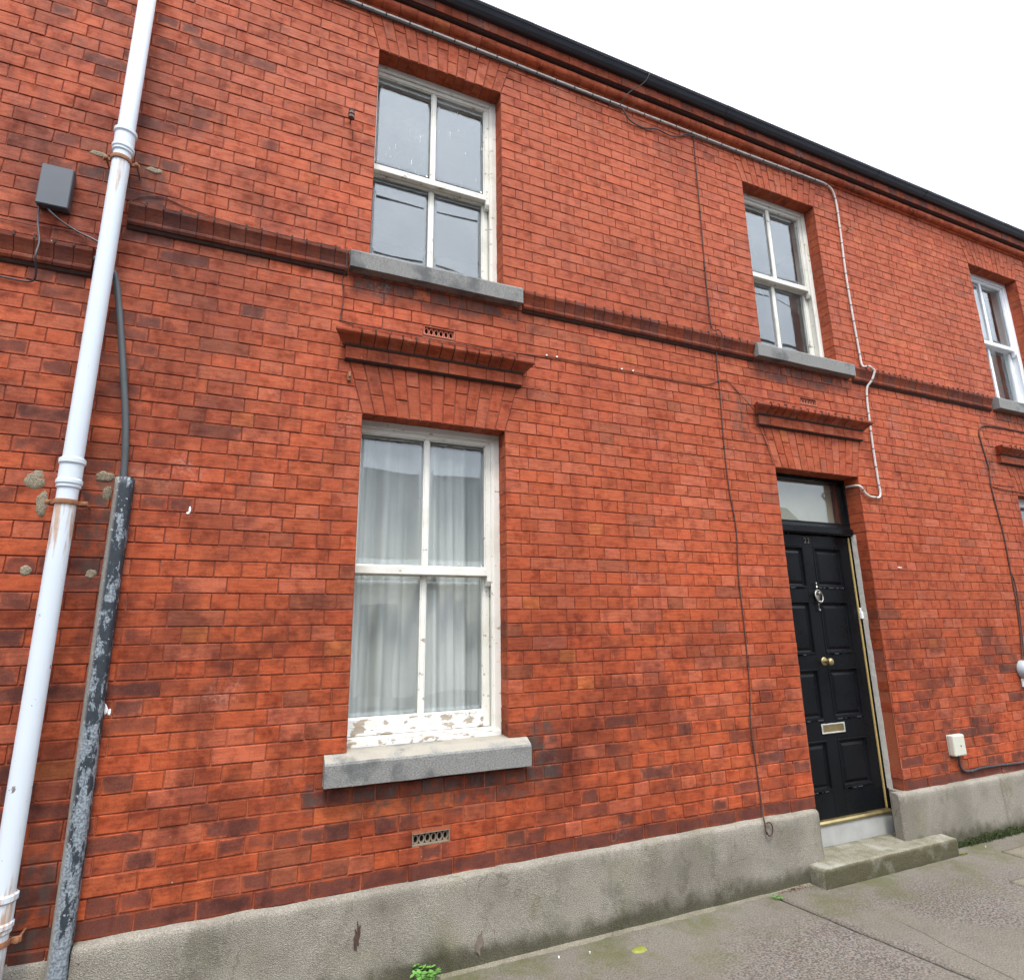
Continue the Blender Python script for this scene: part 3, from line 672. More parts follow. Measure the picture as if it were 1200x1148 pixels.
# ------------------------------------------------------------------ windows
def pane(g, x0, x1, y0, y1, z0, z1, amp):
    n, m_ = 10, 14
    G = lambda y: [[(x0+(x1-x0)*i/n, y+amp*noi(x0+(x1-x0)*i/n, z0+(z1-z0)*j/m_, 3.2, 7+z0), z0+(z1-z0)*j/m_) for j in range(m_+1)] for i in range(n+1)]
    A, B = G(y0), G(y1)
    for i in range(n):
        for j in range(m_):
            for T in (A, B): g.face([T[i][j], T[i+1][j], T[i+1][j+1], T[i][j+1]], smooth=True)
        for j in (0, m_): g.face([A[i][j], A[i+1][j], B[i+1][j], B[i][j]])
    for j in range(m_):
        for i in (0, n): g.face([A[i][j], A[i][j+1], B[i][j+1], B[i][j]])
def sash(name, parent, x0, x1, z0, z1, yf, yb, sl, sr, tr, br, bar, mat, gmat, botmat=None, horn=False, barx=None):
    mb = MB(); bv = .003
    mb.box(x0, x0+sl, yf, yb, z0, z1, 0, bv); mb.box(x1-sr, x1, yf, yb, z0, z1, 0, bv)
    mb.box(x0+sl-.001, x1-sr+.001, yf+.001, yb-.001, z1-tr, z1, 0, bv); mb.box(x0+sl-.001, x1-sr+.001, yf+.0005, yb-.001, z0, z0+br, 1, bv)
    bx = barx or (x0+sl+x1-sr)/2
    mb.box(bx-bar/2, bx+bar/2, yf+.006, yb-.004, z0+br-.001, z1-tr+.001, 0, bv)
    # putty line round each pane
    for (a, b) in ((x0+sl, bx-bar/2), (bx+bar/2, x1-sr)):
        g = .008
        mb.prof([(yf+.008, z0+br), (yf+.019, z0+br+g), (yf+.022, z0+br)], a, b, 0); mb.box(a, a+g*.7, yf+.010, yf+.02, z0+br, z1-tr, 0); mb.box(b-g*.7, b, yf+.010, yf+.02, z0+br, z1-tr, 0)
        mb.box(a, b, yf+.010, yf+.02, z1-tr-g*.7, z1-tr, 0)
    if horn:
        for hx in (x0+.002, x1-sr*.78):
            mb.prof([(yf, z0+.002), (yf, z0-.03), (yf+.012, z0-.055), (yb-.004, z0-.058), (yb-.004, z0+.002)], hx, hx+sr*.74, 0)
    o = mb.build(name, [mat, botmat or mat], parent, merge=False)
    g = MB()
    for (p, q) in ((x0+sl-.006, bx-bar/2+.006), (bx+bar/2-.006, x1-sr+.006)): pane(g, p, q, yf+.020, yf+.024, z0+br-.006, z1-tr+.006, .0004 if gmat == 'glass_clean' else .0011)
    g.build('glass', gmat, parent)
    return o
def window(h, ox, z0, z1, zm, mat, gmat, low=False, label=None, clean=False):
    """ox: left edge of the opening; box frame tucked behind the brick on the left"""
    a = ox; b = ox+W; mb = MB()
    y0 = REV-.006; fr = .034
    mb.box(a-.05, a+.006, y0, .24, z0-.01, z1+.03, 0, .003)
    mb.box(b-fr, b+.03, y0, .24, z0-.01, z1+.03, 0, .004); mb.box(a+.006, b-fr, y0+.001, .24, z1-.034, z1+.03, 0, .004)
    mb.box(b-fr-.012, b-fr+.002, y0+.004, y0+.014, z0, z1-.034, 0, .002); mb.box(a+.006, b-fr, y0+.004, y0+.014, z1-.040, z1-.033, 0, .002)
    # timber sill
    mb.prof([(y0-.022, z0-.006), (y0-.022, z0+.030), (y0+.03, z0+.042), (.24, z0+.045), (.24, z0-.01)], a+.002, b-.006, 1)
    w_ = mb.build('window', [mat, 'whitewood_bottom' if not clean else mat], h, merge=False)
    if label: w_['label'] = label
    us = .030
    sash('upper_sash', w_, a-.028, b-fr-.003, zm-.022, z1-.036, y0+.014, y0+.052, .044, .040, us, .044, .026, mat, gmat, horn=True, barx=ox+.399)
    sash('lower_sash', w_, a-.028, b-fr-.003, z0+.045, zm+.02, y0+.058, y0+.096, .044, .040, .042, .082 if low else .07, .026, mat, gmat, None if clean else ('whitewood_bottom' if low else None), barx=ox+.399+(.006))
    # stone sill
    mb = MB(); sx0, sx1 = a-.115, b+.112
    if low: sx0, sx1 = a-.105, b+.108
    zt = z0; th = .134; n = 26
    pr = [(-.066, zt-.014-th+.012), (-.0665, zt-.030), (-.062, zt-.022), (-.030, zt-.006), (REV+.02, zt+.004), (REV+.02, zt-th), (-.060, zt-th-.012+.012), (-.066, zt-th+.004)]
    pr = [(-.0665, zt-th+.002), (-.0675, zt-.036), (-.061, zt-.026), (-.014, zt+.001), (REV+.03, zt+.010), (REV+.03, zt-th+.01), (-.062, zt-th)]
    xs = [sx0+(sx1-sx0)*i/n for i in range(n+1)]; rows = []
    for i, x in enumerate(xs):
        rows.append([(x, y+noi(x, z, 9, 3)*.0018, z+noi(x, z, 6, 1)*.002) for y, z in pr])
    for i in range(n):
        for j in range(len(pr)): k = (j+1) % len(pr); mb.face([rows[i][j], rows[i][k], rows[i+1][k], rows[i+1][j]])
    mb.face(list(reversed(rows[0]))); mb.face(rows[-1])
    mb.build('window_sill', 'sill', w_)
    # the dim room behind
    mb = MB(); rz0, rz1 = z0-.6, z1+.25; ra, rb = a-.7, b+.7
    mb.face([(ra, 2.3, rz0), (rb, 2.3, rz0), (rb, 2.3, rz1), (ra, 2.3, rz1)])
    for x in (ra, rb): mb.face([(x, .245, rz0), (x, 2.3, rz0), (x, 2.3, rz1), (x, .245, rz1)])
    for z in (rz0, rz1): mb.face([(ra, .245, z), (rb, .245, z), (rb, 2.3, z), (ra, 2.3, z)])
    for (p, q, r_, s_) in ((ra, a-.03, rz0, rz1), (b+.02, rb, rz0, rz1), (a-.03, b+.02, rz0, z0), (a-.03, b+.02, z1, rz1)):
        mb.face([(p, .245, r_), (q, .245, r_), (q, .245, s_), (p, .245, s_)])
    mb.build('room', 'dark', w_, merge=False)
    return w_
window(houses[1], UP1, 8*C, 31*C, 1.492, 'whitewood', 'glass_dusty', True, 'tall ground floor sash window with badly peeling bottom rail')
window(houses[1], UP1, 44*C, 64*C, 4.026, 'whitewood', 'glass', False, 'upper sash window above the ground floor window')
window(houses[1], UP2, 44*C, 64*C, 4.036, 'whitewood', 'glass', False, 'upper sash window above the black door')
window(houses[2], UP3, 44*C, 64*C, 4.02, 'upvc', 'glass_clean', False, 'clean white upper window at the right edge', True)
window(houses[2], UP3, 8*C, 31*C, 1.492, 'upvc', 'glass_clean', True, None, True)
# net curtain
def curtain(x0, x1, z0, z1, y, seed, label, amp=.034):
    rn = random.Random(seed); n = 260; cols = []
    fr = [(rn.uniform(20, 34), rn.uniform(0, 6), amp), (rn.uniform(48, 70), rn.uniform(0, 6), amp*.6), (rn.uniform(9, 14), rn.uniform(0, 6), amp*1.3)]
    for i in range(n+1):
        t = i/n; x = x0+(x1-x0)*t; col = []
        for k in range(13):
            g = k/12; z = z0+(z1-z0)*g; sp = .25+.75*(1-g)**.6
            d = sum(a*math.copysign(abs(math.sin(f*x+p+.5*(1-g)*math.sin(p)))**.7, math.sin(f*x+p+.5*(1-g)*math.sin(p))) for f, p, a in fr)*(.75+.25*(1-g))
            col.append((x+.012*(1-g)*math.sin(9*x+seed), y+d, z))
        cols.append(col)
    mb = MB()
    for i in range(n):
        for k in range(12):
            mb.face([cols[i][k], cols[i+1][k], cols[i+1][k+1], cols[i][k+1]], smooth=True)
    mb.tube([(x0-.05, y, z1), (x1+.05, y, z1)], .008, 8)
    o = mb.build('net_curtain', 'curtain'); sd = o.modifiers.new('thickness', 'SOLIDIFY'); sd.thickness = .0012
    return tag(o, label, 'curtain')
curtain(.36, 1.36, .62, 2.29, .285, 5, 'white net curtain hanging in folds behind the tall ground floor window')
curtain(7.12, 7.44, 3.25, 4.78, .34, 8, 'white curtain at the side of the clean upper window at the right edge', .012)

# ------------------------------------------------------------------ front door
h = houses[1]; DY = .150
mb = MB()   # frame: right post, left post, head, transom
mb.box(4.352, 4.40, .128, .21, -.155, 2.33, 0, .004); mb.box(3.40, 3.432, .128, .21, -.155, 2.33, 0, .004)
mb.box(3.432, 4.352, .129, .21, 2.285, 2.33, 0, .004)
mb.prof([(.118, 1.850), (.104, 1.862), (.104, 1.902), (.122, 1.912), (.128, 1.935), (.21, 1.935), (.21, 1.850)], 3.432, 4.352)
mb.box(3.432, 4.352, .135, .17, 1.935, 1.952, 0, .003)
dfm = mb.build('door_frame', 'black', h, merge=False)
mb = MB(); mb.box(3.432, 4.352, .160, .164, 1.945, 2.292); mb.build('fanlight', 'glass_clean', dfm, merge=False)
mb = MB(); mb.box(3.42, 4.37, .27, .276, 1.93, 2.31); fb = mb.build('fanlight_blind', 'blind', None, merge=False)
tag(fb, 'beige cloth blind behind the fanlight glass above the black door', 'blind')
mb = MB()
LX0, LX1, Z0D, Z1D = 3.436, 4.334, -.135, 1.842
rows = [(1.44, 1.752), (.955, 1.340), (.50, .852), (.035, .365)]; cols_ = [(3.525, 3.828), (3.932, 4.242)]
# stiles and rails
mb.box(LX0, cols_[0][0], DY, DY+.045, Z0D, Z1D, 0, .002); mb.box(cols_[1][1], LX1, DY, DY+.045, Z0D, Z1D, 0, .002)
mb.box(cols_[0][1], cols_[1][0], DY+.0004, DY+.045, Z0D+.003, Z1D-.003, 0, .002)
zs = [Z1D]+[v for r_ in rows for v in (r_[1], r_[0])]+[Z0D]
for i in range(0, len(zs), 2):
    for (a, b) in cols_: mb.box(a, b, DY+.0008, DY+.045, zs[i+1], zs[i], 0, .002)
for (a, b) in cols_:
    for (c, d) in rows:
        # bolection bead, sloping sunk margin and raised field
        def ringq(m1, y1, m2, y2):
            A = [(a+m1, y1, c+m1), (b-m1, y1, c+m1), (b-m1, y1, d-m1), (a+m1, y1, d-m1)]; B = [(a+m2, y2, c+m2), (b-m2, y2, c+m2), (b-m2, y2, d-m2), (a+m2, y2, d-m2)]
            for i in range(4): k = (i+1) % 4; mb.face([A[i], A[k], B[k], B[i]])
            return B
        ringq(0, DY, .004, DY-.004); ringq(.004, DY-.004, .012, DY-.003); ringq(.012, DY-.003, .018, DY+.012); ringq(.018, DY+.012, .030, DY+.016); ringq(.030, DY+.016, .034, DY+.012)
        B = ringq(.034, DY+.012, .052, DY+.004); mb.face(B)
for (a, b) in cols_:
    for (c, d) in rows:
        for q in range(7):
            xx = a+(b-a)*random.Random(int(c*999+a*77+q)).random()*.8; ln = .015+.05*random.Random(q+int(c*50)).random()
            mb.box(xx, min(xx+ln, b-.005), DY-.0052, DY-.003, c-.0035, c+.003, 1)
door = mb.build('front_door', ['black', simple_mat('scuffed_paint', (.028, .03, .033), .7, .4, 60)], h, merge=False)
door['label'] = 'black eight panelled front door with knocker, knob and letterbox'
# knocker: urn shaped plate, finials and a swinging ring
mb = MB(); kx, kz = 3.905, 1.385; ky = DY-.004
def plate(pts, y, th):
    f = [(x, y-th, z) for x, z in pts]; b_ = [(x, y, z) for x, z in pts]; mb.face(f); mb.face(list(reversed(b_)))
    for i in range(len(pts)): k = (i+1) % len(pts); mb.face([f[i], f[k], b_[k], b_[i]])
plate([(kx+x*.9, kz+z) for x, z in ((0, .045), (.012, .038), (.026, .03), (.032, .012), (.03, -.008), (.022, -.028), (.012, -.04), (0, -.046), (-.012, -.04), (-.022, -.028), (-.03, -.008), (-.032, .012), (-.026, .03), (-.012, .038))], ky, .010)
mb.lathe([(.0005, .050), (.005, .052), (.011, .058), (.008, .064), (.0035, .070), (.0045, .078), (.006, .084), (.003, .092), (.0005, .098)], (kx, ky-.010, kz), 'z', 12)
mb.lathe([(.0005, -.046), (.006, -.050), (.004, -.060), (.0055, -.070), (.003, -.076), (.0005, -.08)], (kx, ky-.008, kz), 'z', 12)
mb.tube([(kx, ky-.010, kz-.076), (kx, ky-.008, kz-.112)], .0022, 6)
mb.lathe([(.005, 0), (.009, -.004), (.008, -.014), (.0005, -.018)], (kx, ky-.002, kz-.112), 'y', 12)
ring = [(kx+.036*math.sin(a), ky-.016-.012*(1-math.cos(a))*.5, kz-.004+.045*math.cos(a)-.006) for a in [2*math.pi*i/24 for i in range(25)]]
mb.tube(ring, .0048, 8)
mb.lathe([(.0005, -.026), (.012, -.022), (.014, -.012), (.010, 0)], (kx, ky-.008, kz+.012), 'y', 14)
mb.lathe([(.0005, -.016), (.010, -.013), (.012, 0), (.008, .008)], (kx, ky-.018, kz-.052), 'y', 12)
mb.build('door_knocker', 'chrome', door, merge=False)
mb = MB(); nx_, nz_ = 3.90, .902
mb.lathe([(.031, 0), (.031, -.004), (.026, -.008), (.012, -.012), (.010, -.026), (.012, -.034), (.022, -.040), (.027, -.050), (.025, -.062), (.015, -.070), (.0005, -.072)], (nx_, DY, nz_), 'y', 24)
mb.build('door_knob', 'brass', door, merge=False)
mb = MB(); lx, lz = 3.905, .440
mb.box(lx-.118, lx+.118, DY-.006, DY-.0005, lz-.034, lz-.024, 0, .002); mb.box(lx-.118, lx+.118, DY-.006, DY-.0005, lz+.024, lz+.034, 0, .002)
mb.box(lx-.118, lx-.106, DY-.006, DY-.0005, lz-.024, lz+.024, 0, .002); mb.box(lx+.106, lx+.118, DY-.006, DY-.0005, lz-.024, lz+.024, 0, .002)
mb.box(lx-.106, lx+.106, DY-.003, DY-.0005, lz-.024, lz+.024, 1)
mb.build('letterbox', [simple_mat('silver_letterbox', (.6, .59, .54), .35, .2, 30, metal=.6), 'brass'], door, merge=False)
# two faded numerals
cu = bpy.data.curves.new('numerals', 'FONT'); cu.body = '22'; cu.size = .058; cu.extrude = .0015; cu.align_x = 'CENTER'; cu.space_character = 1.25
to = bpy.data.objects.new('tmp', cu); COL.objects.link(to); bpy.context.view_layer.update()
me = bpy.data.meshes.new_from_object(to.evaluated_get(bpy.context.evaluated_depsgraph_get())); bpy.data.objects.remove(to)
me.transform(Matrix.Translation((3.874, DY-.0035, 1.780)) @ Matrix.Rotation(R(90), 4, 'X')); me.materials.clear()
me.materials.append(simple_mat('faded_numeral', (.10, .085, .07), .7, .5, 60)); no = bpy.data.objects.new('door_number', me); COL.objects.link(no)
no.parent = door; no.matrix_parent_inverse = world_of(door).inverted()
# gilt draught strips, pale threshold block, lock keep
mb = MB(); mb.box(4.337, 4.350, .142, .160, -.135, 1.845, 0, .003); mb.build('draught_strip', 'goldpaint', dfm, merge=False)
mb = MB(); mb.prof([(.112, -.160), (.112, -.148), (.122, -.137), (.17, -.137), (.17, -.160)], 3.44, 4.352); mb.build('threshold_bar', 'brass', dfm, merge=False)
mb = MB(); mb.box(4.335, 4.356, .118, .142, 1.205, 1.262, 0, .004); mb.box(4.338, 4.350, .126, .142, 1.262, 1.29, 0, .003); mb.build('lock_keep', 'clip', dfm, merge=False)
mb = MB(); mb.box(4.366, 4.378, .09, .108, 1.03, 1.06, 0, .003); mb.box(4.366, 4.376, .094, .108, 1.065, 1.075, 0, .002); mb.build('old_bolt_hole', 'rust', dfm, merge=False)
mb = MB(); mb.box(3.40, 4.40, .120, .24, -.41, -.160, 0, .006); mb.build('threshold', 'threshold', h, merge=False)
# crumbly plaster between frame and brick on the right
mb = MB(); n = 90; rowsP = []
for i in range(n+1):
    z = 0.0+1.86*i/n; wd_ = .022+.006*noi(z, 0, 6, 3)+.004*noi(z, 0, 30, 2)
    rowsP.append([(4.3595, .106-wd_*.55, z), (4.354+.002*noi(z, 1, 25), .118-wd_*.2+.004*noi(z, 2, 20), z), (4.351, .129, z), (4.372, .129, z), (4.372, .106-wd_*.55, z)])
for i in range(n):
    for j in range(5): k = (j+1) % 5; mb.face([rowsP[i][j], rowsP[i][k], rowsP[i+1][k], rowsP[i+1][j]])
mb.build('jamb_plaster', 'plaster', dfm)
# hallway behind the fanlight
mb = MB()
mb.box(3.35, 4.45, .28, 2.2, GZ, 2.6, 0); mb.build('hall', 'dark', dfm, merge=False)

# front step
def worn_box(name, mat, parent, x0, x1, y0, y1, zz0, zz1, seed, r=.014, top=None):
    nx, ny, nz2 = int((x1-x0)/.02), max(2, int((y1-y0)/.02)), max(2, int((zz1-zz0)/.02)); bm = bmesh.new()
    bmesh.ops.create_grid(bm, x_segments=1, y_segments=1, size=1); bm.clear()
    def P(u, v, w_):
        x, y, z = x0+(x1-x0)*u, y0+(y1-y0)*v, zz0+(zz1-zz0)*w_
        q = Vector((x, y, z)); c = Vector((min(max(x, x0+r), x1-r), min(max(y, y0+r), y1-r), min(max(z, zz0+r), zz1-r)))
        d = q-c
        if d.length > r: q = c+d.normalized()*r
        nn = mnoise.noise(q*13+Vector((seed,)*3))*.0032+mnoise.noise(q*50)*.0012
        return q+(d.normalized() if d.length > 1e-6 else Vector((0, 0, 0)))*nn
    mb = MB()
    def sheet(nu, nv, f):
        g = [[f(i/nu, j/nv) for j in range(nv+1)] for i in range(nu+1)]
        for i in range(nu):
            for j in range(nv): mb.face([g[i][j], g[i+1][j], g[i+1][j+1], g[i][j+1]], smooth=True)
    sheet(nx, nz2, lambda u, v: P(u, 0, v)); sheet(nx, nz2, lambda u, v: P(u, 1, v)); sheet(nx, ny, lambda u, v: P(u, v, 1)); sheet(ny, nz2, lambda u, v: P(0, u, v)); sheet(ny, nz2, lambda u, v: P(1, u, v))
    bm.free(); return mb.build(name, mat, parent)
t = NT('mossy_step_concrete'); x, y, z = t.sep(t.pos()); sp = t.noise(160, 3, rough=.7)
col = t.mix(t.ss(sp, .33, .68), (.125, .115, .082), (.28, .262, .20)); col = t.mix(t.ss(t.noise(5, 5), .5, .62, 0, .5), col, (.33, .315, .275))
ny_ = t.sep(t.n('ShaderNodeNewGeometry').outputs['Normal'])[1]
col = t.mix(t.ss(t.noise(9, 6, rough=.7), .44, .60, 0, .6), col, t.mix(sp, (.06, .056, .03), (.17, .155, .09)))
col = t.mix(t.math('MULTIPLY', t.ss(ny_, -.9, -.5, 1, 0), t.ss(t.noise(7, 5, off=(1, 1, 1)), .33, .52, .45, .95)), col, t.mix(sp, (.03, .028, .014), (.12, .105, .06)))
M['mossstep'] = t.fin(col, .93, t.bump(t.math('ADD', sp, t.noise(50, 3)), .8, .005), spec=.2)
stp = worn_box('front_step', 'mossstep', None, 3.315, 4.61, -.148, .125, GZ-.01, -.288, 4, r=.009)
tag(stp, 'low worn concrete step with mossy front edge below the black door', 'step')

# ------------------------------------------------------------------ pipes, boxes, cables
dp = empty('downpipe', (-.777, -.1, GZ)); tag(dp, 'pale blue white cast iron downpipe running full height at the left, rust streaked', 'downpipe')
PX, PY, PR = -.777, -.100, .0385
mb = MB(); mb.lathe([(PR, GZ), (PR, .15), (PR+.0005, .6), (PR, 1.8), (PR, 3.5), (PR, 5.3)], (PX, PY, 0), 'z', 32); mb.build('pipe', 'pipe', dp)
for zt in (.245, 1.915, 3.615):
    mb = MB(); mb.lathe([(PR, zt-.135), (PR+.006, zt-.128), (PR+.006, zt-.118), (PR+.010, zt-.112), (PR+.010, zt-.098), (PR+.005, zt-.092), (PR+.005, zt-.03), (PR+.011, zt-.022), (PR+.011, zt-.004), (PR+.006, zt), (PR, zt-.001)], (PX, PY, 0), 'z', 64, crisp=True)
    mb.build('socket_collar', 'pipe', dp)
for zt in (.082, 1.722, 3.442):
    mb = MB()
    mb.lathe([(PR, zt-.010), (PR+.006, zt-.010), (PR+.007, zt), (PR+.006, zt+.010), (PR, zt+.010)], (PX, PY, 0), 'z', 32)
    for sgn in (-1, 1):
        mb.box(PX+sgn*(PR+.018)-.020, PX+sgn*(PR+.018)+.020, PY+.004, PY+.016, zt-.010, zt+.010, 0, .002)
        mb.tube([(PX+sgn*(PR+.026), PY-.006, zt), (PX+sgn*(PR+.026), .012, zt)], .0042, 8); mb.lathe([(.0005, -.012), (.009, -.010), (.009, -.002), (.006, 0)], (PX+sgn*(PR+.026), PY+.004, zt), 'y', 8)
    mb.build('holderbat', 'rust', dp, merge=False)
# black painted cable guard, half round, standing on the pavement
mb = MB(); cx = -.586; prf = []
for i in range(15):
    a = math.pi*i/14; prf.append((cx-.037*math.copysign(abs(math.cos(a))**.6, math.cos(a)), -.012-.052*abs(math.sin(a))**.6))
zsn = [GZ+(1.862-GZ)*i/60 for i in range(61)]; g = []
for z in zsn: g.append([(x+.003*noi(z, 0, 1.2, 4)-.004*(z/1.9), y+.001*noi(z, x*20, 9), z) for x, y in prf])
for i in range(60):
    for j in range(14): mb.face([g[i][j], g[i][j+1], g[i+1][j+1], g[i+1][j]], smooth=True)
    mb.face([g[i][14], g[i][0], g[i+1][0], g[i+1][14]])
mb.face(g[-1]); o = mb.build('cable_guard', 'capping'); tag(o, 'flaking black half round cable guard standing on the pavement beside the white downpipe', 'cable guard')
mb = MB(); mb.tube(smooth_path([(-.835, -.03, 2.93), (-.79, -.04, 2.90), (-.748, -.04, 2.86), (-.715, -.034, 2.72), (-.68, -.03, 2.52), (-.645, -.028, 2.30), (-.622, -.028, 2.15), (-.604, -.028, 1.98), (-.595, -.028, 1.82)], 8), .0145, 12)
tag(mb.build('cable_duct', 'hose'), 'dark grey flexible duct curving out from behind the white downpipe into the black guard', 'cable duct')
# junction box
jb = empty('junction_box', (-1.033, 0, 3.14)); tag(jb, 'dark grey square junction box left of the white downpipe', 'junction box')
mb = MB(); mb.box(-1.096, -.968, -.056, -.012, 3.146, 3.362, 0, .004); mb.build('lid', 'boxgrey', jb); mb = MB(); mb.box(-1.092, -.972, -.012, 0, 3.149, 3.359, 0, .002); mb.build('back_plate', 'rubber', jb, merge=False)
def cable(name, pts, r, mat, label, cat='cable', n=6, clips=None, clipmat='clip', clip_r=1.5):
    mb = MB(); path = smooth_path(pts, n)
    mb.tube(path, r, 8, 0)
    if clips:
        acc = 0; nxt = clips*.5
        for a, b in zip(path, path[1:]):
            L_ = (b-a).length
            while acc+L_ > nxt:
                t_ = (nxt-acc)/L_; p = a.lerp(b, t_); d = (b-a).normalized()*.004
                mb.tube([p-d, p+d], r*clip_r, 8, 1); nxt += clips
            acc += L_
    o = mb.build(name, [mat, clipmat], merge=False); return tag(o, label, cat)
cable('loose_cable', [(-1.085, -.03, 3.150), (-1.078, -.03, 3.06), (-1.052, -.05, 2.95), (-1.046, -.078, 2.86), (-1.046, -.04, 2.80), (-1.062, -.012, 2.765), (-1.12, -.008, 2.758), (-1.35, -.008, 2.77), (-1.8, -.008, 2.78)], .0042, 'rubber', 'black cable dropping in a loop from the left side of the junction box')
cable('loose_cable', [(-1.052, -.03, 3.150), (-1.035, -.04, 3.12), (-.985, -.03, 3.085), (-.92, -.02, 3.055), (-.86, -.02, 3.034), (-.81, -.02, 3.01)], .0046, 'rubber', 'black cable sweeping from the junction box behind the white downpipe')
cable('thin_wire', [(-2.2, -.006, 3.03), (-1.6, -.006, 3.045), (-1.221, -.006, 3.052), (-1.094, -.008, 3.05), (-.98, -.007, 3.06), (-.90, -.01, 3.05), (-.875, -.012, 2.99)], .002, 'browncable', 'thin brown wire stapled across the bricks under the junction box', 'wire')
cable('thin_wire', [(-.741, -.008, 3.285), (-.69, -.007, 3.335), (-.60, -.006, 3.36), (-.50, -.006, 3.335), (-.40, -.006, 3.318), (-.27, -.006, 3.305), (-.10, -.006, 3.302), (.15, -.006, 3.302), (.293, -.006, 3.306)], .0022, 'browncable', 'thin brown wire lying along the brick ledge right of the white downpipe', 'wire')
cable('thin_wire', [(.318, -.075, 3.27), (.322, -.07, 3.14), (.312, -.01, 3.10), (.322, -.006, 2.98), (.312, -.006, 2.87), (.34, -.006, 2.85), (.60, -.007, 2.842), (1.1, -.008, 2.838), (1.47, -.008, 2.852), (1.7, -.006, 2.866), (2.2, -.006, 2.866), (2.82, -.006, 2.866), (3.02, -.006, 2.93), (3.09, -.006, 2.93), (3.20, -.008, 2.84), (3.30, -.03, 2.71), (3.345, -.012, 2.61), (3.40, -.006, 2.50), (3.452, -.006, 2.33)], .0025, 'browncable', 'thin brown wire crossing the wall above the window hood to the door corner', 'wire')
for i, (x, z) in enumerate([(1.591, 2.869), (1.665, 2.871), (2.159, 2.870), (2.249, 2.872)]):
    mb = MB(); mb.lathe([(.0005, -.010), (.006, -.008), (.0065, 0)], (x, -.004, z), 'y', 10)
    tag(mb.build('cable_clip', 'clip'), ['leftmost white clip on the thin wire right of the window hood', 'white clip just right of the leftmost one on the thin wire', 'white clip midway along the thin wire between window and door', 'white clip nearest the door on the thin wire'][i], 'cable clip', 'white clips on the thin wire')
rw = random.Random(3)
def wob(pts, a=.006): return [(x+rw.uniform(-a, a), y, z) for x, y, z in pts]
cable('wall_cable', [(3.0, -.02, 5.10), (2.994, -.007, 5.02)]+wob([(2.99, -.007, 4.7), (2.985, -.007, 4.25), (2.98, -.007, 3.9), (2.978, -.007, 3.58)], .003)+[(2.984, -.012, 3.34), (3.008, -.058, 3.305), (3.02, -.066, 3.25), (3.012, -.04, 3.17), (3.005, -.008, 3.13)]+wob([(3.0, -.007, 2.8), (3.004, -.007, 2.43), (3.012, -.007, 2.1), (3.019, -.007, 1.82), (3.012, -.007, 1.5), (3.018, -.007, 1.24), (3.0, -.007, .95), (3.005, -.007, .75), (2.975, -.009, .54), (2.995, -.009, .3), (3.0, -.01, .1)], .012)+[(2.990, -.03, .02), (2.978, -.052, -.02), (2.975, -.056, -.055), (2.995, -.058, -.082), (3.022, -.058, -.070), (3.028, -.058, -.035), (3.010, -.056, -.010), (2.985, -.056, -.012)], .0042, 'browncable', 'dark cable running straight down the brick wall between window and door', clips=.5, clipmat='rubber', clip_r=1.7)
cable('eaves_conduit', [(-3.0, -.016, 5.082), (-1, -.016, 5.084), (.3, -.016, 5.078), (1.2, -.016, 5.080), (2.0, -.017, 5.074), (2.8, -.017, 5.078), (3.4, -.017, 5.076), (4.35, -.017, 5.088), (4.50, -.017, 5.082), (4.575, -.017, 5.04), (4.605, -.015, 4.92), (4.600, -.014, 4.6), (4.585, -.013, 4.2), (4.588, -.013, 3.8), (4.598, -.013, 3.45), (4.60, -.02, 3.31), (4.615, -.066, 3.285), (4.650, -.070, 3.265), (4.665, -.072, 3.245), (4.645, -.05, 3.17), (4.615, -.02, 3.11), (4.60, -.013, 3.0), (4.592, -.013, 2.86), (4.588, -.013, 2.79), (4.584, -.012, 2.68), (4.578, -.013, 2.5), (4.578, -.013, 2.3), (4.580, -.013, 2.195), (4.555, -.013, 2.158), (4.50, -.014, 2.155), (4.44, -.014, 2.160), (4.395, -.014, 2.185), (4.352, -.01, 2.235), (4.345, .06, 2.25), (4.345, .11, 2.25)], .0085, 'conduit', 'pale dirty twin cable along the eaves, down the wall and into the door corner', clips=.155, clipmat='rubber', clip_r=1.06, n=8)
cable('eaves_cable', [(-3.0, -.014, 5.066), (.3, -.014, 5.060), (1.6, -.014, 5.060), (2.25, -.014, 5.054), (2.30, -.03, 5.02), (2.36, -.02, 4.965), (2.48, -.012, 4.95), (2.62, -.012, 4.985), (2.76, -.012, 4.975), (2.88, -.012, 5.02), (3.0, -.014, 5.052), (3.9, -.014, 5.058), (4.46, -.014, 5.065)], .0052, 'rubber', 'thin black cable under the pale eaves cable, sagging once')
cable('loose_cable', [(2.47, -.168, 5.325), (2.46, -.172, 5.29), (2.44, -.15, 5.24), (2.40, -.12, 5.20), (2.34, -.09, 5.16), (2.29, -.07, 5.10), (2.27, -.03, 5.05)], .0032, 'rubber', 'short black cable end hooked over the gutter between the upper windows')
cable('wall_cable', [(6.95, -.006, 2.985), (6.6, -.006, 2.99), (6.32, -.006, 2.985), (6.20, -.006, 2.972), (6.135, -.006, 2.93), (6.112, -.006, 2.86)]+[(6.135, -.006, 2.7), (6.155, -.006, 2.55), (6.135, -.006, 2.38), (6.155, -.006, 2.14), (6.175, -.006, 1.9), (6.168, -.006, 1.6), (6.160, -.006, 1.35), (6.13, -.008, 1.1), (6.07, -.012, .86)], .006, 'browncable', 'dark cable arching over and down the wall at the right edge', clips=.6, clipmat='rubber', clip_r=1.4)
cable('wall_cable', [(6.158, -.006, 2.38), (6.3, -.006, 2.365), (6.48, -.006, 2.362), (6.56, -.006, 2.36), (6.7, -.006, 2.355)], .004, 'browncable', 'short side branch of the dark cable towards the right edge window')
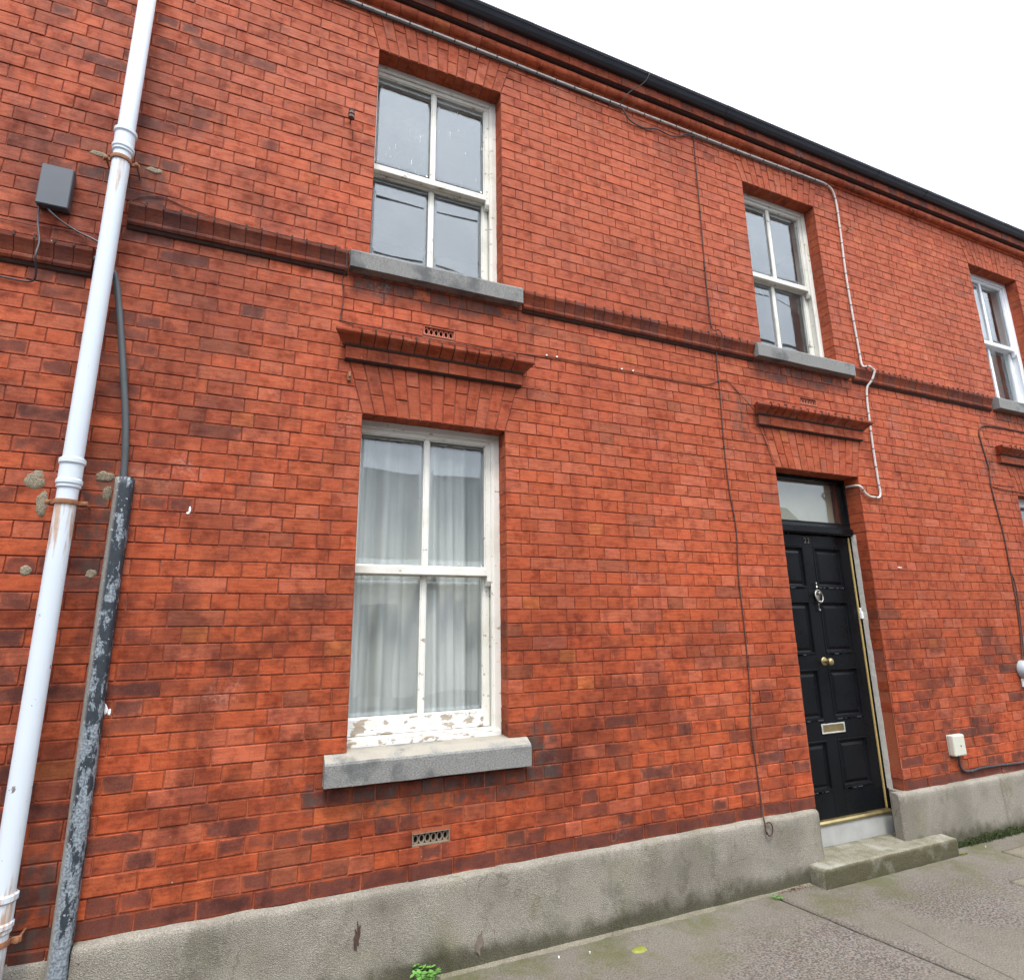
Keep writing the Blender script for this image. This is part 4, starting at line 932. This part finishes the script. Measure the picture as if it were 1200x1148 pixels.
cable('wall_cable', [(6.168, -.006, 1.62), (6.20, -.006, 1.48), (6.185, -.006, 1.3), (6.15, -.008, 1.1), (6.10, -.012, .87)], .004, 'browncable', 'thin second cable beside the lower part of the right edge cable')
# grey bulkhead at the right edge
bl = empty('wall_bulkhead', (5.985, 0, .74)); tag(bl, 'rounded grey plastic bulkhead partly cut off by the right edge', 'bulkhead')
mb = MB(); mb.lathe([(.0005, -.085), (.03, -.082), (.06, -.066), (.074, -.04), (.078, -.012), (.078, 0)], (6.04, -.006, .77), 'y', 24); mb.build('cover', simple_mat('light_grey_plastic', (.32, .35, .37), .4, .1, 8), bl)
mb = MB(); mb.box(6.0, 6.08, -.02, 0, .63, .70, 0, .006); mb.build('gland', 'clip', bl, merge=False)
# meter box with its cable
mbx = empty('meter_box', (4.975, 0, .18)); tag(mbx, 'small cream plastic box low on the wall right of the door', 'utility box')
mb = MB(); mb.box(4.905, 5.045, -.050, -.004, .190, .340, 0, .010); mb.build('cover', 'cream', mbx)
mb = MB(); mb.lathe([(.0005, -.003), (.006, -.002), (.006, .002)], (4.985, -.050, .262), 'y', 10); mb.build('screw', 'boxgrey', mbx, merge=False)
mb = MB(); mb.box(4.91, 5.04, -.004, .0, .194, .336, 0); mb.build('back_plate', 'clip', mbx, merge=False)
cable('low_cable', [(4.985, -.02, .195), (4.985, -.016, .15), (5.0, -.012, .10), (5.045, -.012, .072), (5.12, -.012, .066), (5.25, -.012, .075), (5.5, -.012, .072), (5.75, -.012, .064), (6.2, -.012, .064), (7.5, -.012, .066), (9, -.012, .07)], .0075, 'rubber', 'black cable running right from the cream box just above the plinth', clips=.45, clipmat='boxgrey', clip_r=1.3)
# small iron relics
io = empty('wall_insulator', (.303, 0, 4.18)); tag(io, 'small brown ceramic insulator left of the first upper window', 'insulator')
mb = MB(); mb.tube([(.303, .01, 4.172), (.303, -.03, 4.172), (.303, -.045, 4.176)], .005, 8); mb.build('pin', 'rust', io, merge=False)
mb = MB(); mb.lathe([(.0005, .04), (.012, .038), (.017, .030), (.014, .022), (.019, .012), (.019, 0), (.015, -.006), (.019, -.012), (.018, -.026), (.010, -.030), (.0005, -.030)], (.303, -.05, 4.185), 'z', 18); mb.build('knob', simple_mat('brown_glaze', (.075, .03, .02), .25, .4, 20), io, merge=False)
hk = MB(); hk.tube([(4.70, .01, 4.66), (4.70, -.03, 4.66)], .006, 8); hk.tube([(4.66, -.03, 4.69), (4.70, -.032, 4.66), (4.735, -.03, 4.67), (4.75, -.03, 4.70)], .0045, 8); hk.tube([(4.70, -.03, 4.66), (4.685, -.03, 4.625)], .0045, 8)
tag(hk.build('wall_hook', 'rust', merge=False), 'small rusty hook on the bricks right of the second upper window', 'hook')
hk = MB(); hk.tube([(.375, .01, 2.545), (.375, -.02, 2.545), (.377, -.024, 2.52)], .006, 8); hk.box(.366, .386, -.014, 0, 2.50, 2.555, 0, .003)
tag(hk.build('wall_hook', 'rust', merge=False), 'small rusty fixing under the left end of the window hood', 'hook')

# ------------------------------------------------------------------ ground
jx = [(-3.6, -9), (2.985, None)]
def slab_mesh(name, x0f, x1f, y0, y1, mat, kind='structure', ztop=GZ, nx=60, ny=60, seed=0):
    mb = MB(); g = []
    for i in range(nx+1):
        row = []
        for j in range(ny+1):
            y = y0+(y1-y0)*(j/ny)
            xa, xb = x0f(y), x1f(y); x = xa+(xb-xa)*i/nx
            ed = min(x-xa, xb-x); z = ztop+.003*noi(x, y, 2.2, 5)+.0014*noi(x, y, 11, 1)-.010*max(0, 1-ed/.016)
            row.append((x, y, z))
        g.append(row)
    for i in range(nx):
        for j in range(ny): mb.face([g[i][j], g[i+1][j], g[i+1][j+1], g[i][j+1]], smooth=True)
    for j in range(ny):
        for row in (g[0], g[-1]): mb.face([row[j], row[j+1], (*row[j+1][:2], ztop-.08), (*row[j][:2], ztop-.08)])
    for i in range(nx):
        for k in (0, ny): mb.face([g[i][k], g[i+1][k], (*g[i+1][k][:2], ztop-.08), (*g[i][k][:2], ztop-.08)])
    return tag(mb.build(name, mat), kind=kind)
jt = lambda y: 2.972-.155*(y+.03)+.006*noi(y, 0, 7, 2)+.003*noi(y, 0, 30, 2)
PV0, PV1 = -2.25, .004
slab_mesh('pavement', lambda y: -3.6, lambda y: jt(y)-.004, PV0, PV1, 'pavement', nx=240, ny=60)
slab_mesh('pavement', lambda y: jt(y)+.009, lambda y: 10.6, PV0, PV1, 'pavement', nx=240, ny=60)
mb = MB(); mb.box(-60, 60, -60, 60, GZ-.6, GZ-.30); tag(mb.build('ground', 'jointdirt'), kind='structure')
mb = MB(); mb.box(-30, 30, PV0, .3, GZ-.29, GZ-.025); tag(mb.build('ground_bed', 'jointdirt'), kind='structure')
mb = MB(); mb.box(-30, -3.61, PV0, .3, GZ-.02, GZ-.002); mb.box(10.61, 30, PV0, .3, GZ-.02, GZ-.002); tag(mb.build('pavement', 'pavement'), kind='structure')
mb = MB()
for i in range(-30, 31): mb.box(i*.92, i*.92+.914, PV0-.15, PV0-.003, GZ-.28, GZ+.002, 0, .012)
tag(mb.build('kerb', 'kerb', merge=False), kind='structure')
mb = MB(); mb.box(-50, 50, -9.3, PV0-.155, GZ-.29, GZ-.12); tag(mb.build('road', 'asphalt'), kind='structure')
# thin fillet of paler mortar where plinth meets pavement
mb = MB(); n = 200; rws = []
for i in range(n+1):
    x = -.53+(3.30+.53)*i/n; wd_ = .034+.014*noi(x, 0, 3, 8)+.01*noi(x, 0, 14, 3)
    rws.append([(x, -.038, GZ+.012), (x, -.038-wd_*.6, GZ+.006), (x, -.038-wd_, GZ-.004)])
for i in range(n):
    for j in range(2): mb.face([rws[i][j], rws[i+1][j], rws[i+1][j+1], rws[i][j+1]], smooth=True)
tag(mb.build('pavement_edge', 'slab'), kind='structure')
# pale concrete slabs at the right
s1 = worn_box('paving_slab', 'slab', None, 4.935, 5.60, -.52, -.225, GZ-.03, GZ+.007, 2, .006); tag(s1, 'pale concrete slab set in the pavement nearer the wall at the right edge', 'paving slab')
s2 = worn_box('paving_slab', 'slab', None, 4.43, 5.35, -1.25, -.535, GZ-.03, GZ+.007, 3, .006); tag(s2, 'pale concrete slab farther from the wall at the lower right edge', 'paving slab')

# ------------------------------------------------------------------ plants and litter
def leafy(name, cx, cy, n, spread, hgt, size, seed, mat, label, cat='weed', z0=GZ, long=None, lf=7):
    rn = random.Random(seed); mb = MB()
    for s_ in range(n):
        a = rn.uniform(0, 6.28); d = spread*math.sqrt(rn.random()); bx, by = cx+(long or 1)*math.cos(a)*d, cy+math.sin(a)*d*(.35 if long else 1)
        if by > -.047: by = -.047-rn.random()*.02
        hh = hgt*rn.uniform(.5, 1); lx_, ly_ = math.cos(a)*hh*.35, math.sin(a)*hh*.35-.01
        st = [(bx, by, z0-.01), (bx+lx_*.4, by+ly_*.4, z0+hh*.6), (bx+lx_, by+ly_, z0+hh)]
        mb.tube(st, .0012, 5)
        for k in range(lf):
            f = .35+.65*k/lf; p = Vector(st[1]).lerp(Vector(st[2]), f) if f > .5 else Vector(st[0]).lerp(Vector(st[1]), f*1.6)
            b_ = rn.uniform(0, 6.28); ln = size*rn.uniform(.6, 1.2); d_ = Vector((math.cos(b_), math.sin(b_), rn.uniform(-.1, .7))).normalized(); sd = d_.cross(Vector((0, 0, 1))).normalized()*ln*.28
            dn = Vector((0, 0, -ln*.15))
            L1 = [p, p+d_*ln*.35+sd, p+d_*ln*.75+sd*.8+dn*.5, p+d_*ln+dn, p+d_*ln*.75-sd*.8+dn*.5, p+d_*ln*.35-sd]
            mb.face(L1); mb.face([q-Vector((0, 0, .0006)) for q in reversed(L1)])
    return tag(mb.build(name, mat, merge=False), label, cat)
leafy('weed', .845, -.075, 16, .035, .085, .026, 5, 'leaf', 'bright green leafy weed growing at the foot of the plinth below the window')
leafy('weed', 2.965, -.09, 12, .03, .018, .014, 7, 'leaf', 'tiny green weed at the wall end of the pavement joint', lf=4)
def mossy(name, x0, x1, yc, wd_, hh, n, seed, mat, label):
    rn = random.Random(seed); mb = MB()
    for i in range(n):
        x = rn.uniform(x0, x1); tt = (x-x0)/(x1-x0); k = math.sin(math.pi*min(1, max(0, tt)))**.5*(.6+.6*abs(noi(x, 0, 6, seed)))
        y = yc-abs(rn.gauss(0, wd_*.5))*k; z = GZ+rn.random()*hh*k*math.exp(-abs(y-yc)/wd_); r_ = rn.uniform(.003, .009)
        p = Vector((x, y, z))
        for q in range(3):
            d1 = Vector((rn.gauss(0, 1), rn.gauss(0, 1), abs(rn.gauss(0, 1)))).normalized()*r_; d2 = Vector((rn.gauss(0, 1), rn.gauss(0, 1), rn.gauss(0, 1))).normalized()*r_*.6
            mb.face([p-d2, p+d1*.6-d2*.2, p+d1, p+d2])
    return tag(mb.build(name, mat, merge=False), label, 'moss', kind='stuff')
mossy('moss', 4.60, 5.9, -.044, .03, .07, 5200, 3, 'moss', 'dark moss and dirt along the foot of the plinth right of the step')
mossy('moss', 3.0, 3.32, -.05, .03, .012, 300, 5, 'deadleaf', 'scattered dead leaf crumbs beside the left end of the step')
mossy('moss', 4.60, 4.70, -.14, .02, .012, 120, 8, 'ymoss', 'small yellow moss tuft at the right corner of the step')
tag(blob('moss_cushion', 'ymoss', None, 0, 0, .10, .05, 4, .006, 0), 'flat yellow green moss cushion on the pavement below the wall', 'moss')
mc = bpy.data.objects['moss_cushion']; mc.data.transform(Matrix.Rotation(R(-90), 4, 'X')); mc.location = (1.90, -.235, GZ+.001)
rn = random.Random(9); mb = MB()
for (x, y) in ((1.66, -.155), (1.50, -.13), (4.95, -.12)):
    s_ = rn.uniform(.003, .006); q = Vector((x, y, GZ+.004)); mb.face([q+Vector((s_*math.cos(a)*rn.uniform(.7, 1.3), s_*math.sin(a), .003)) for a in (0, 1.2, 2.5, 3.8, 5)]); mb.face([q+Vector((s_*math.cos(a), s_*math.sin(a), -.003)) for a in (0, 1.2, 2.5, 3.8, 5)])
tag(mb.build('paint_flakes', 'clip', merge=False), 'white paint flakes and grit scattered on the pavement', 'debris', kind='stuff')

# ------------------------------------------------------------------ across the street (seen only as reflections)
ch = empty('cottage', (2.5, -12, GZ)); tag(ch, 'low cream rendered cottage row across the street behind the camera', 'cottage')
mb = MB(); mb.box(-14, 20, -17, -11.6, GZ, 2.45); mb.build('wall', 'render', ch)
mb = MB(); mb.prof([(-11.3, 2.45), (-14.3, 5.9), (-17.3, 2.45), (-17.3, 2.3), (-11.3, 2.3)], -14.2, 20.2); mb.build('roof', 'slate', ch)
for i in range(8):
    x = -12+i*4.2
    mb = MB(); mb.box(x, x+1, -11.6, -11.57, .5, 1.9, 0, .01); mb.build('window', 'glass_clean', ch, merge=False)
    mb = MB(); mb.box(x+1.8, x+2.7, -11.6, -11.56, GZ, 1.8, 0, .01); mb.build('door', 'black', ch, merge=False)
for i, (yy, zz, xx) in enumerate([(-6.0, 9.2, 0), (-6.3, 8.2, .2)]):
    pts = [(-20+4*k, yy+.02*k, zz-.35*math.sin(math.pi*k/14)+.10*(14-k)*.0) for k in range(15)]
    mb = MB(); mb.tube(smooth_path(pts, 3), .026 if i else .016, 8); tag(mb.build('overhead_cable', 'rubber'), ['upper black cable strung along the street behind the camera', 'lower thicker black cable strung along the street behind the camera'][i], 'overhead cable')
mb = MB(); mb.box(-30, 30, -11.55, -9.3, GZ-.29, GZ); tag(mb.build('pavement', 'asphalt'), kind='structure')
